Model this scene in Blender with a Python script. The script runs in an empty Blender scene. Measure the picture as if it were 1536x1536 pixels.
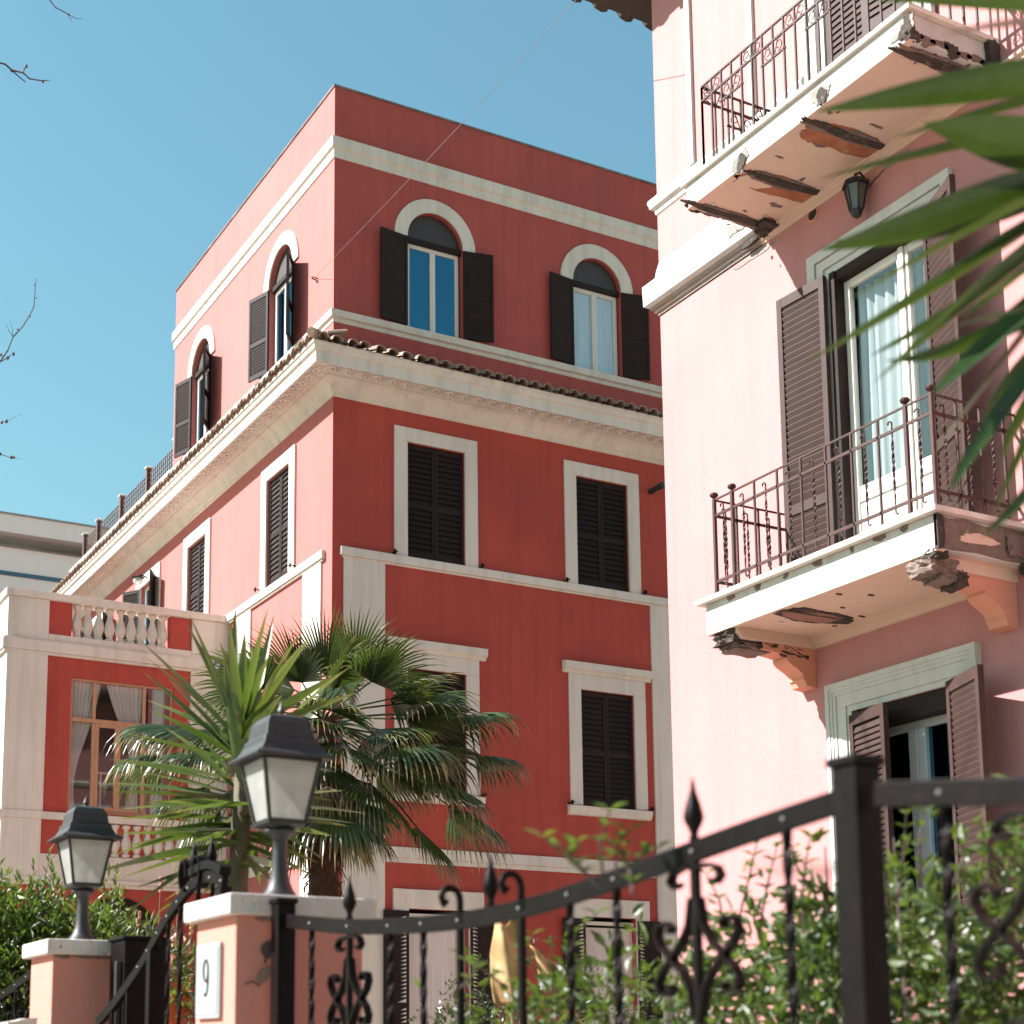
import bpy, bmesh, math, random
from math import sin, cos, pi, radians
from mathutils import Vector, Matrix

random.seed(11)
S = bpy.context.scene
COL = S.collection

# ------------------------------------------------------------------ camera, sky, sun, exposure
cam_d = bpy.data.cameras.new("camera")
cam = bpy.data.objects.new("camera", cam_d); COL.objects.link(cam)
R_ = Vector((0.88664, -0.46245, -0.00195)); U_ = Vector((-0.06836, -0.13528, 0.98845)); F_ = Vector((0.45738, 0.87626, 0.15156))
F_.normalize(); R_ = (R_ - F_ * R_.dot(F_)).normalized(); U_ = R_.cross(F_)
mw = Matrix.Identity(4)
for i in range(3):
    mw[i][0] = R_[i]; mw[i][1] = U_[i]; mw[i][2] = -F_[i]
mw[2][3] = 1.6
cam.matrix_world = mw
FPX, CX, CY = 2332.67, 615.47, 1220.65
cam_d.sensor_width = 36.0; cam_d.sensor_fit = 'HORIZONTAL'
cam_d.lens = 36.0 * FPX / 1536
cam_d.shift_x = (768 - CX) / 1536
cam_d.shift_y = (CY - 768) / 1536
cam_d.clip_start = 0.05; cam_d.clip_end = 2000
cam_d.dof.use_dof = True
cam_d.dof.focus_distance = 15.0
cam_d.dof.aperture_fstop = 3.5
cam_d.dof.aperture_blades = 7
S.camera = cam

SUN = Vector((-1.0, 0.5, 0.97)).normalized()
W = bpy.data.worlds.new("World"); S.world = W; W.use_nodes = True
nt = W.node_tree; nt.nodes.clear()
sky = nt.nodes.new("ShaderNodeTexSky"); sky.sky_type = 'NISHITA'; sky.sun_disc = False
sky.sun_elevation = math.asin(SUN.z); sky.sun_rotation = math.atan2(SUN.x, SUN.y)
sky.air_density = 1.7; sky.dust_density = 0.8; sky.ozone_density = 3.0; sky.altitude = 0
bg = nt.nodes.new("ShaderNodeBackground"); bg.inputs[1].default_value = 0.05
wo = nt.nodes.new("ShaderNodeOutputWorld")
tint = nt.nodes.new("ShaderNodeMix"); tint.data_type = 'RGBA'; tint.blend_type = 'MULTIPLY'; tint.inputs[0].default_value = 1.0
tint.inputs[7].default_value = (0.84, 1.15, 1.03, 1)
nt.links.new(sky.outputs[0], tint.inputs[6]); nt.links.new(tint.outputs[2], bg.inputs[0]); nt.links.new(bg.outputs[0], wo.inputs[0])
sd = bpy.data.lights.new("sun", 'SUN'); sd.energy = 5.0; sd.angle = radians(0.5); sd.color = (1.0, 0.97, 0.945)
so = bpy.data.objects.new("sun", sd); COL.objects.link(so)
so.rotation_euler = SUN.to_track_quat('Z', 'Y').to_euler()
S.view_settings.view_transform = 'Standard'; S.view_settings.look = 'None'
S.view_settings.exposure = 1.68; S.view_settings.gamma = 1.0
S.cycles.max_bounces = 8; S.cycles.diffuse_bounces = 4; S.cycles.transparent_max_bounces = 16
S.cycles.sample_clamp_indirect = 6.0

# ------------------------------------------------------------------ helpers
class MB:
    """collects faces (optionally through a frame function) and links them as ONE mesh object"""
    def __init__(self, fr=None):
        self.v, self.f, self.mi, self.mats, self.fr, self.tip = [], [], [], [], fr, None
    def m(self, mat):
        if mat not in self.mats: self.mats.append(mat)
        return self.mats.index(mat)
    def P(self, p):
        return Vector(self.fr(*p)) if self.fr else Vector(p)
    def face(self, pts, mat):
        n = len(self.v); self.v += [self.P(p) for p in pts]
        self.f.append(tuple(range(n, n + len(pts)))); self.mi.append(self.m(mat))
    def add(self, vs, fs, mat):
        n = len(self.v); self.v += [self.P(p) for p in vs]; k = self.m(mat)
        for f in fs: self.f.append(tuple(n + i for i in f)); self.mi.append(k)
    def box(self, a0, a1, b0, b1, c0, c1, mat):
        vs = [(x, y, z) for x in (a0, a1) for y in (b0, b1) for z in (c0, c1)]
        self.add(vs, [(0,1,3,2),(4,6,7,5),(0,4,5,1),(2,3,7,6),(0,2,6,4),(1,5,7,3)], mat)
    def prism(self, poly, lo, hi, mat, axes=(0, 2, 1)):
        """poly 2-D in axes[0],axes[1], extruded lo..hi along axes[2]"""
        n = len(poly); vs = []
        for h in (lo, hi):
            for p in poly:
                q = [0, 0, 0]; q[axes[0]] = p[0]; q[axes[1]] = p[1]; q[axes[2]] = h; vs.append(q)
        fs = [tuple(range(n)), tuple(range(2*n-1, n-1, -1))] + [(i, (i+1) % n, n + (i+1) % n, n + i) for i in range(n)]
        self.add(vs, fs, mat)
    def tube(self, pts, r, mat, seg=6, caps=True, ref=None, flat=None, twist=0.0):
        """tube along pts; r number or list; flat=(w,t) makes a rectangular bar, ref = direction its width follows"""
        P = [self.P(p) for p in pts]; n = len(P)
        rs = r if isinstance(r, (list, tuple)) else [r] * n
        vs, prev = [], None
        for i in range(n):
            d = (P[min(i+1, n-1)] - P[max(i-1, 0)])
            if d.length < 1e-9: d = Vector((0, 0, 1))
            d.normalize()
            if ref is not None: x = Vector(ref) - d * Vector(ref).dot(d)
            elif prev is None: x = d.orthogonal()
            else: x = prev - d * prev.dot(d)
            if x.length < 1e-6: x = d.orthogonal()
            x.normalize(); prev = x; y = d.cross(x)
            if flat:
                w, t = flat[0] / 2 * rs[i], flat[1] / 2 * rs[i]; a = twist * i
                ring = []
                for (p, q) in ((w, t), (-w, t), (-w, -t), (w, -t)):
                    ring.append(P[i] + x * (p * cos(a) - q * sin(a)) + y * (p * sin(a) + q * cos(a)))
            else:
                ring = [P[i] + (x * cos(2*pi*k/seg) + y * sin(2*pi*k/seg)) * rs[i] for k in range(seg)]
            vs.append(ring)
        sg = 4 if flat else seg
        b = len(self.v); k = self.m(mat)
        for ring in vs: self.v += ring
        for i in range(n - 1):
            for j in range(sg):
                self.f.append((b + i*sg + j, b + i*sg + (j+1) % sg, b + (i+1)*sg + (j+1) % sg, b + (i+1)*sg + j)); self.mi.append(k)
        if caps:
            self.f.append(tuple(b + j for j in range(sg))); self.mi.append(k)
            self.f.append(tuple(b + (n-1)*sg + j for j in range(sg-1, -1, -1))); self.mi.append(k)
    def lathe(self, prof, c, mat, seg=16, sq=False, off=0.0):
        """prof = [(r,z)]; sq makes square rings of half width r"""
        if sq: seg = 4
        b = len(self.v); k = self.m(mat)
        for (r, z) in prof:
            for j in range(seg):
                if sq: dx, dy = ((1, 1), (-1, 1), (-1, -1), (1, -1))[j]
                else: dx, dy = cos(2*pi*j/seg + off), sin(2*pi*j/seg + off)
                self.v.append(self.P((c[0] + dx*r, c[1] + dy*r, c[2] + z)))
        n = len(prof)
        for i in range(n - 1):
            for j in range(seg):
                self.f.append((b+i*seg+j, b+i*seg+(j+1) % seg, b+(i+1)*seg+(j+1) % seg, b+(i+1)*seg+j)); self.mi.append(k)
        self.f.append(tuple(b + j for j in range(seg-1, -1, -1))); self.mi.append(k)
        self.f.append(tuple(b + (n-1)*seg + j for j in range(seg))); self.mi.append(k)
    def blob(self, c, r, mat, sc=(1, 1, 1), seg=8):
        prof = [(max(1e-4, r*sin(pi*i/seg)), -r*cos(pi*i/seg)*sc[2]) for i in range(seg+1)]
        self.lathe(prof, c, mat, seg)
    def build(self, name, parent=None, smooth=False, bevel=0, normals=True, inv=True, tip=None):
        me = bpy.data.meshes.new(name)
        me.from_pydata([tuple(p) for p in self.v], [], self.f)
        for m in self.mats: me.materials.append(m)
        me.polygons.foreach_set("material_index", self.mi)
        if normals:
            bm = bmesh.new(); bm.from_mesh(me); bmesh.ops.recalc_face_normals(bm, faces=bm.faces); bm.to_mesh(me); bm.free()
        if tip is not None:
            a = me.attributes.new("tip", 'FLOAT', 'POINT'); a.data.foreach_set("value", tip)
        if smooth: me.polygons.foreach_set("use_smooth", [True] * len(me.polygons))
        o = bpy.data.objects.new(name, me); COL.objects.link(o)
        if bevel:
            b = o.modifiers.new("bevel", 'BEVEL'); b.width = bevel; b.segments = 2; b.limit_method = 'ANGLE'; b.angle_limit = radians(50)
        if parent is not None: adopt(o, parent, inv)
        return o

def build_split(mb, name, parent, **kw):
    """every separate shape in mb becomes a part of its own"""
    comp = list(range(len(mb.v)))
    def find(i):
        while comp[i] != i: comp[i] = comp[comp[i]]; i = comp[i]
        return i
    for f in mb.f:
        for i in f[1:]: comp[find(i)] = find(f[0])
    groups = {}
    for f, mi in zip(mb.f, mb.mi): groups.setdefault(find(f[0]), []).append((f, mi))
    for fs in groups.values():
        n = MB(); ids = sorted({i for f, _ in fs for i in f}); ix = {i: k for k, i in enumerate(ids)}
        n.v = [mb.v[i] for i in ids]
        for f, mi in fs: n.f.append(tuple(ix[i] for i in f)); n.mi.append(n.m(mb.mats[mi]))
        n.build(name, parent, **kw)
def world_of(o):
    m = o.matrix_basis.copy()
    if o.parent: m = world_of(o.parent) @ o.matrix_parent_inverse @ m
    return m
def adopt(o, parent, inv=True):
    o.parent = parent
    if inv: o.matrix_parent_inverse = world_of(parent).inverted()
def tag(o, label, cat, group=None, kind=None):
    if label: o["label"] = label
    if cat: o["category"] = cat
    if group: o["group"] = group
    if kind: o["kind"] = kind
    return o
def thing(name, label, cat, loc=(0, 0, 0), group=None):
    o = bpy.data.objects.new(name, None); COL.objects.link(o); o.location = loc; o.empty_display_size = 0.2
    return tag(o, label, cat, group)
def copy_tree(o, parent=None):
    c = o.copy(); COL.objects.link(c)
    if parent is not None: c.parent = parent
    for ch in list(o.children): copy_tree(ch, c)
    return c

# ------------------------------------------------------------------ materials
def nodes(name):
    m = bpy.data.materials.new(name); m.use_nodes = True
    t = m.node_tree; t.nodes.clear()
    out = t.nodes.new("ShaderNodeOutputMaterial")
    b = t.nodes.new("ShaderNodeBsdfPrincipled"); t.links.new(b.outputs[0], out.inputs[0])
    tc = t.nodes.new("ShaderNodeTexCoord")
    return m, t, b, out, tc
def noise(t, tc, scale, detail=5, rough=0.55, vec=None):
    n = t.nodes.new("ShaderNodeTexNoise"); n.inputs["Scale"].default_value = scale
    n.inputs["Detail"].default_value = detail; n.inputs["Roughness"].default_value = rough
    t.links.new(vec if vec else tc.outputs["Object"], n.inputs["Vector"]); return n.outputs["Fac"]
def ramp(t, fac, stops):
    r = t.nodes.new("ShaderNodeValToRGB"); e = r.color_ramp.elements
    while len(e) < len(stops): e.new(0.5)
    for i, (p, c) in enumerate(stops):
        e[i].position = p; e[i].color = (c[0], c[1], c[2], 1) if isinstance(c, (tuple, list)) else (c, c, c, 1)
    t.links.new(fac, r.inputs[0]); return r.outputs[0]
def mixc(t, fac, a, b, mode='MIX'):
    n = t.nodes.new("ShaderNodeMix"); n.data_type = 'RGBA'; n.blend_type = mode
    if isinstance(fac, (int, float)): n.inputs[0].default_value = fac
    else: t.links.new(fac, n.inputs[0])
    for i, x in ((6, a), (7, b)):
        if isinstance(x, (tuple, list)): n.inputs[i].default_value = (x[0], x[1], x[2], 1)
        else: t.links.new(x, n.inputs[i])
    return n.outputs[2]
def bump(t, b, h, strength=0.3, dist=0.01):
    n = t.nodes.new("ShaderNodeBump"); n.inputs["Strength"].default_value = strength; n.inputs["Distance"].default_value = dist
    t.links.new(h, n.inputs["Height"]); t.links.new(n.outputs[0], b.inputs["Normal"])
def sc(c, k): return tuple(x * k for x in c)

def plaster(name, col, var=0.16, rough=0.85, scuff=None, scuff_at=0.68, fine=60, bs=0.25, streak=0.1, big=0.55, scs=2.3):
    m, t, b, out, tc = nodes(name)
    big = noise(t, tc, big, 6, 0.6)
    c = ramp(t, big, [(0.25, sc(col, 1 - var)), (0.55, col), (0.8, sc(col, 1 + var * 0.7))])
    mp = t.nodes.new("ShaderNodeMapping"); mp.inputs["Scale"].default_value = (6, 6, 0.35); t.links.new(tc.outputs["Object"], mp.inputs[0])
    st = noise(t, tc, 1.0, 5, 0.6, mp.outputs[0])
    c = mixc(t, ramp(t, st, [(0.46, 0.0), (0.74, streak)]), c, sc(col, 0.55))
    f = noise(t, tc, fine, 4, 0.6)
    c = mixc(t, ramp(t, f, [(0.35, 0.0), (0.7, 0.14)]), c, sc(col, 0.7))
    if scuff:
        s = noise(t, tc, scs, 8, 0.72)
        c = mixc(t, ramp(t, s, [(scuff_at, 0.0), (scuff_at + 0.05, 0.75)]), c, scuff)
    t.links.new(c, b.inputs["Base Color"]); b.inputs["Roughness"].default_value = rough
    mx = t.nodes.new("ShaderNodeMath"); mx.operation = 'ADD'
    t.links.new(f, mx.inputs[0]); t.links.new(noise(t, tc, 9, 6, 0.6), mx.inputs[1])
    bump(t, b, mx.outputs[0], bs, 0.008)
    return m
def simple(name, col, rough=0.6, var=0.12, scale=8, metal=0.0, bs=0.1, spec=0.5, wear=None, wear_at=0.62):
    m, t, b, out, tc = nodes(name)
    n = noise(t, tc, scale, 5, 0.6)
    c = ramp(t, n, [(0.3, sc(col, 1 - var)), (0.7, sc(col, 1 + var))])
    if wear:
        w = noise(t, tc, scale * 2.2, 7, 0.7)
        c = mixc(t, ramp(t, w, [(wear_at, 0.0), (wear_at + 0.06, 0.8)]), c, wear)
    oi = t.nodes.new("ShaderNodeObjectInfo")
    c = mixc(t, 1.0, c, ramp(t, oi.outputs["Random"], [(0.0, 1 - var*1.2), (1.0, 1.0)]), 'MULTIPLY')
    t.links.new(c, b.inputs["Base Color"]); b.inputs["Roughness"].default_value = rough
    b.inputs["Metallic"].default_value = metal; b.inputs["Specular IOR Level"].default_value = spec
    if bs: bump(t, b, noise(t, tc, scale * 5, 4, 0.6), bs, 0.004)
    return m
def leafmat(name, cols, rough=0.38, tipcol=None, trans=0.22, scale=2.5):
    m, t, b, out, tc = nodes(name)
    n = noise(t, tc, scale, 3, 0.5)
    c = ramp(t, n, [(0.3 + 0.4 * i / max(1, len(cols) - 1), k) for i, k in enumerate(cols)])
    f = noise(t, tc, scale * 14, 3, 0.6)
    c = mixc(t, ramp(t, f, [(0.4, 0.0), (0.75, 0.4)]), c, sc(cols[-1], 1.3))
    if tipcol:
        a = t.nodes.new("ShaderNodeAttribute"); a.attribute_name = "tip"
        c = mixc(t, ramp(t, a.outputs["Fac"], [(0.62, 0.0), (1.0, 0.9)]), c, tipcol)
    t.links.new(c, b.inputs["Base Color"]); b.inputs["Roughness"].default_value = rough
    tr = t.nodes.new("ShaderNodeBsdfTranslucent"); t.links.new(mixc(t, 0.5, c, (0.25, 0.4, 0.03), 'MIX'), tr.inputs[0])
    mx = t.nodes.new("ShaderNodeMixShader"); mx.inputs[0].default_value = trans
    t.links.new(b.outputs[0], mx.inputs[1]); t.links.new(tr.outputs[0], mx.inputs[2]); t.links.new(mx.outputs[0], out.inputs[0])
    return m
def glassmat(name, tint=(0.94, 0.96, 0.96), base=0.1, rough=0.02, gcol=(1, 1, 1)):
    m, t, b, out, tc = nodes(name); t.nodes.remove(b)
    tr = t.nodes.new("ShaderNodeBsdfTransparent"); tr.inputs[0].default_value = (*tint, 1)
    g = t.nodes.new("ShaderNodeBsdfGlossy"); g.inputs["Roughness"].default_value = rough; g.inputs[0].default_value = (*gcol, 1)
    fr = t.nodes.new("ShaderNodeLayerWeight"); fr.inputs[0].default_value = 0.5
    pw = t.nodes.new("ShaderNodeMath"); pw.operation = 'POWER'; pw.inputs[1].default_value = 4.0; t.links.new(fr.outputs["Facing"], pw.inputs[0])
    ad = t.nodes.new("ShaderNodeMath"); ad.operation = 'ADD'; ad.inputs[1].default_value = base; ad.use_clamp = True; t.links.new(pw.outputs[0], ad.inputs[0])
    mx = t.nodes.new("ShaderNodeMixShader"); t.links.new(ad.outputs[0], mx.inputs[0])
    t.links.new(tr.outputs[0], mx.inputs[1]); t.links.new(g.outputs[0], mx.inputs[2]); t.links.new(mx.outputs[0], out.inputs[0])
    nb = noise(t, tc, 1.3, 2, 0.5); bp = t.nodes.new("ShaderNodeBump"); bp.inputs["Strength"].default_value = 0.02
    t.links.new(nb, bp.inputs["Height"]); t.links.new(bp.outputs[0], g.inputs["Normal"])
    return m

RED = plaster("red_plaster", (0.365, 0.050, 0.034), 0.2, 0.85, (0.40, 0.16, 0.13), 0.72, streak=0.42)
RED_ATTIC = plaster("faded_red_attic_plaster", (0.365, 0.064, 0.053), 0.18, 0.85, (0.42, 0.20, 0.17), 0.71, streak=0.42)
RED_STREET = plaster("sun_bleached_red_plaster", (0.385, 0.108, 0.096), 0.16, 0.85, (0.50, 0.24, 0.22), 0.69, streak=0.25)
TRIM = plaster("cream_trim", (0.61, 0.54, 0.475), 0.12, 0.75, (0.30, 0.25, 0.21), 0.72, fine=40, bs=0.25, streak=0.5)
PINK = plaster("pink_plaster", (0.435, 0.194, 0.188), 0.12, 0.88, (0.36, 0.22, 0.20), 0.715, fine=30, bs=0.4, streak=0.25)
PTRIM = plaster("pale_trim", (0.50, 0.48, 0.455), 0.08, 0.75, (0.30, 0.27, 0.24), 0.71, fine=40, bs=0.3, streak=0.5)
SOFF = plaster("soffit_plaster", (0.60, 0.43, 0.34), 0.12, 0.85, (0.26, 0.19, 0.15), 0.72, fine=30, bs=0.4, streak=0.1)
CORB = plaster("corbel_plaster", (0.58, 0.25, 0.17), 0.1, 0.85, (0.5, 0.34, 0.27), 0.74, fine=30, bs=0.4, streak=0.1)
BRICK = plaster("bare_brick", (0.34, 0.12, 0.058), 0.4, 0.95, (0.40, 0.24, 0.16), 0.60, fine=25, bs=1.0, streak=0.3, big=9, scs=11)
RUBBLE = plaster("bare_rubble", (0.17, 0.12, 0.098), 0.45, 0.95, (0.36, 0.27, 0.21), 0.60, fine=22, bs=1.0, streak=0.5, big=12, scs=14)
DARKR = plaster("dark_rubble", (0.05, 0.037, 0.030), 0.6, 0.95, (0.17, 0.115, 0.085), 0.58, fine=25, bs=1.0, streak=0.3, big=14, scs=16)
GREYP = plaster("grey_mortar", (0.24, 0.22, 0.20), 0.4, 0.95, (0.6, 0.58, 0.55), 0.6, fine=40, bs=1.0, streak=0.3, big=14, scs=18)
MARBLE = simple("marble_slab", (0.60, 0.55, 0.48), 0.6, 0.15, 5, wear=(0.30, 0.25, 0.19))
TRAV = plaster("travertine", (0.50, 0.45, 0.41), 0.25, 0.8, (0.17, 0.135, 0.115), 0.585, fine=55, bs=0.9, streak=0.45, big=3, scs=16)
PILL = plaster("pillar_plaster", (0.47, 0.185, 0.142), 0.08, 0.88, (0.46, 0.30, 0.24), 0.74, fine=40, bs=0.4, streak=0.2)
TILE = plaster("terracotta_tile", (0.30, 0.20, 0.15), 0.4, 0.9, (0.13, 0.11, 0.095), 0.55, fine=18, bs=0.6, streak=0.3)
SHUT = simple("dark_brown_paint", (0.024, 0.014, 0.0125), 0.6, 0.2, 6, bs=0.05, spec=0.15)
SHUTP = simple("brown_shutter_paint", (0.052, 0.029, 0.025), 0.6, 0.15, 6, bs=0.05, spec=0.18)
WHITE = simple("white_window_paint", (0.62, 0.58, 0.53), 0.45, 0.05, 6, bs=0.03)
WOODF = simple("tan_window_wood", (0.40, 0.20, 0.11), 0.5, 0.15, 10)
DARK = simple("dark_interior", (0.02, 0.017, 0.016), 0.9, 0.2, 3, bs=0)
ROOM = simple("room_interior", (0.10, 0.075, 0.065), 0.9, 0.2, 2, bs=0)
LUN = simple("lunette_board", (0.040, 0.028, 0.026), 0.5, 0.1, 3, bs=0.05)
IRON = simple("black_wrought_iron", (0.0058, 0.0034, 0.0034), 0.45, 0.4, 18, metal=0.0, bs=0.35, spec=0.10, wear=(0.018, 0.011, 0.010), wear_at=0.60)
RUST = simple("rust_red_railing_paint", (0.060, 0.020, 0.015), 0.6, 0.3, 25, bs=0.3, spec=0.3, wear=(0.035, 0.015, 0.011))
BLACK = simple("weathered_black_paint", (0.022, 0.021, 0.021), 0.5, 0.25, 14, bs=0.2, spec=0.4, wear=(0.075, 0.073, 0.07), wear_at=0.66)
RIVET = simple("bright_rivet", (0.22, 0.20, 0.19), 0.4, 0.1, 5, metal=0.3, bs=0)
GLASS = glassmat("clear_glass", base=0.05)
SKYG = glassmat("dark_reflecting_glass", tint=(0.02, 0.05, 0.08), base=0.26, gcol=(0.25, 0.72, 1.0))
FROST = None
def frosted():
    m, t, b, out, tc = nodes("frosted_lamp_glass")
    n = noise(t, tc, 9, 5, 0.6)
    t.links.new(ramp(t, n, [(0.3, (0.50, 0.51, 0.50)), (0.7, (0.74, 0.74, 0.72))]), b.inputs["Base Color"])
    b.inputs["Roughness"].default_value = 0.35
    tr = t.nodes.new("ShaderNodeBsdfTranslucent"); tr.inputs[0].default_value = (0.86, 0.85, 0.82, 1)
    tp = t.nodes.new("ShaderNodeBsdfTransparent"); tp.inputs[0].default_value = (0.8, 0.8, 0.78, 1)
    a = t.nodes.new("ShaderNodeMixShader"); a.inputs[0].default_value = 0.5
    t.links.new(b.outputs[0], a.inputs[1]); t.links.new(tr.outputs[0], a.inputs[2])
    c = t.nodes.new("ShaderNodeMixShader"); c.inputs[0].default_value = 0.5
    t.links.new(a.outputs[0], c.inputs[1]); t.links.new(tp.outputs[0], c.inputs[2]); t.links.new(c.outputs[0], out.inputs[0])
    return m
FROST = frosted()
def cloth(name, col, trans=0.3):
    m, t, b, out, tc = nodes(name)
    mp = t.nodes.new("ShaderNodeMapping"); mp.inputs["Scale"].default_value = (40, 40, 1.0); t.links.new(tc.outputs["Object"], mp.inputs[0])
    n = noise(t, tc, 1.0, 4, 0.5, mp.outputs[0])
    c = ramp(t, n, [(0.3, sc(col, 0.85)), (0.7, sc(col, 1.08))]); t.links.new(c, b.inputs["Base Color"]); b.inputs["Roughness"].default_value = 0.9
    tr = t.nodes.new("ShaderNodeBsdfTranslucent"); t.links.new(c, tr.inputs[0])
    mx = t.nodes.new("ShaderNodeMixShader"); mx.inputs[0].default_value = trans
    t.links.new(b.outputs[0], mx.inputs[1]); t.links.new(tr.outputs[0], mx.inputs[2]); t.links.new(mx.outputs[0], out.inputs[0])
    return m
CURT = cloth("sheer_curtain", (0.42, 0.45, 0.445))
CURT2 = cloth("blush_curtain", (0.80, 0.70, 0.66))
BLIND = cloth("pale_blue_blind", (0.60, 0.70, 0.80), 0.1)
PALM = leafmat("palm_leaf", [(0.011, 0.020, 0.009), (0.026, 0.043, 0.015), (0.054, 0.074, 0.027)], 0.28, (0.30, 0.19, 0.09), 0.12)
PALMD = leafmat("dry_palm_leaf", [(0.12, 0.075, 0.035), (0.20, 0.14, 0.075), (0.28, 0.21, 0.13)], 0.6, (0.32, 0.22, 0.12), 0.15)
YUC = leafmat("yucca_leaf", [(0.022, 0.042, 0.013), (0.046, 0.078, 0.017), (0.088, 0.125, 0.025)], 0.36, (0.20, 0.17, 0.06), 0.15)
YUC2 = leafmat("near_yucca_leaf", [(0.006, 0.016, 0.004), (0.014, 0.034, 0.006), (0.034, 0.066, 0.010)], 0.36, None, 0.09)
BUSH = leafmat("bush_leaf", [(0.026, 0.052, 0.013), (0.066, 0.105, 0.020), (0.14, 0.17, 0.034)], 0.48, None, 0.25, 3)
BUSHD = leafmat("dark_bush_leaf", [(0.012, 0.022, 0.012), (0.022, 0.035, 0.018), (0.045, 0.06, 0.03)], 0.3, None, 0.1, 5)
VINE = leafmat("climber_leaf", [(0.013, 0.030, 0.009), (0.034, 0.060, 0.013), (0.085, 0.11, 0.026)], 0.46, None, 0.28, 5)
LAVE = leafmat("grey_green_leaf", [(0.05, 0.075, 0.04), (0.09, 0.12, 0.07), (0.13, 0.16, 0.10)], 0.6, None, 0.1, 5)
BARK = simple("grey_bark", (0.09, 0.065, 0.055), 0.9, 0.4, 12, bs=0.8)
TWIGM = simple("red_brown_twig", (0.085, 0.05, 0.045), 0.8, 0.3, 30, bs=0.3)
BUDM = simple("dark_bud", (0.09, 0.045, 0.035), 0.8, 0.4, 40, bs=0.2)
FIBRE = simple("palm_fibre", (0.10, 0.042, 0.022), 0.95, 0.5, 30, bs=0.8)
STEM = simple("green_brown_stem", (0.10, 0.075, 0.035), 0.8, 0.3, 20, bs=0.4)

# ------------------------------------------------------------------ frames of the facades: (along, outward, up) -> world
U0, V0 = 10.07, 22.0
RF = lambda s, n, z: (s, V0 - n, z)          # red building, face towards the garden
RL = lambda s, n, z: (U0 - n, s, z)          # red building, sunny street face
PK = lambda s, n, z: (8.0 - n, s, z)         # pink building, street face
VA = 26.62
AF = lambda s, n, z: (s, VA - n, z)          # wing, front
AL = lambda s, n, z: (5.93 - n, s, z)        # wing, street side
AXES = {RF: (Vector((1,0,0)), Vector((0,-1,0))), RL: (Vector((0,1,0)), Vector((-1,0,0))), PK: (Vector((0,1,0)), Vector((-1,0,0))), AF: (Vector((1,0,0)), Vector((0,-1,0)))}

def wall_sheet(mb, s0, s1, z0, z1, holes, mat, depth=0.16, rmat=None):
    """holes: (a,b,c,d,arch)"""
    rmat = rmat or mat
    xs = sorted({s0, s1, *[h[0] for h in holes], *[h[1] for h in holes]}); zs = sorted({z0, z1, *[h[2] for h in holes], *[h[3] for h in holes]})
    for i in range(len(xs)-1):
        for j in range(len(zs)-1):
            cx, cz = (xs[i]+xs[i+1])/2, (zs[j]+zs[j+1])/2
            if any(h[0] < cx < h[1] and h[2] < cz < h[3] for h in holes): continue
            mb.face([(xs[i],0,zs[j]),(xs[i+1],0,zs[j]),(xs[i+1],0,zs[j+1]),(xs[i],0,zs[j+1])], mat)
    for h in holes:
        a, b, c, d = h[:4]; arch = len(h) > 4 and h[4]
        r = (b-a)/2; top = d - r if arch else d
        for (p, q) in (((a,c),(b,c)), ((a,c),(a,top)), ((b,c),(b,top))) + (() if arch else (((a,d),(b,d)),)):
            mb.face([(p[0],0,p[1]),(q[0],0,q[1]),(q[0],-depth,q[1]),(p[0],-depth,p[1])], rmat)
        if arch:
            m = (a+b)/2; N = 20
            for k in range(N):
                t0, t1 = pi - pi*k/N, pi - pi*(k+1)/N
                p, q = (m + r*cos(t0), top + r*sin(t0)), (m + r*cos(t1), top + r*sin(t1))
                mb.face([(p[0],0,p[1]),(q[0],0,q[1]),(q[0],0,d),(p[0],0,d)], mat)
                mb.face([(p[0],0,p[1]),(q[0],0,q[1]),(q[0],-depth,q[1]),(p[0],-depth,p[1])], rmat)

_shut = {}
def shutter_mesh(w, h, mat, mirror, pitch, mid, ov=0.8, thick=0.04, stile=0.05):
    key = (round(w,3), round(h,3), mat.name, mirror, pitch, mid, ov)
    if key in _shut: return _shut[key]
    mb = MB(); g = -1 if mirror else 1
    X = lambda a, b: (min(g*a, g*b), max(g*a, g*b))
    mb.box(*X(0, stile), 0, thick, 0, h, mat); mb.box(*X(w-stile, w), 0, thick, 0, h, mat)
    rails = [(0, 0.09), (h-0.08, h)] + [(h*mid-0.04, h*mid+0.04)] if mid else [(0, 0.09), (h-0.08, h)]
    for a, b in rails: mb.box(*X(stile, w-stile), 0.002, thick-0.002, a, b, mat)
    rs = sorted(rails)
    for i in range(len(rs)-1):
        a, b = rs[i][1], rs[i+1][0]; n = max(2, int((b-a)/pitch)); st = (b-a)/n
        for k in range(n):
            z = a + (k+0.5)*st; x0, x1 = X(stile-0.002, w-stile+0.002); dz = st*ov
            y0, y1 = 0.006, thick-0.006
            vs = []
            for x in (x0, x1): vs += [(x, y0, z+dz-0.004), (x, y0, z+dz+0.004), (x, y1, z-dz+0.004), (x, y1, z-dz-0.004)]
            mb.add(vs, [(0,1,2,3),(4,7,6,5),(0,4,5,1),(1,5,6,2),(2,6,7,3),(3,7,4,0)], mat)
    o = mb.build("shutter", None); me = o.data; bpy.data.objects.remove(o)
    _shut[key] = me; return me
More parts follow.
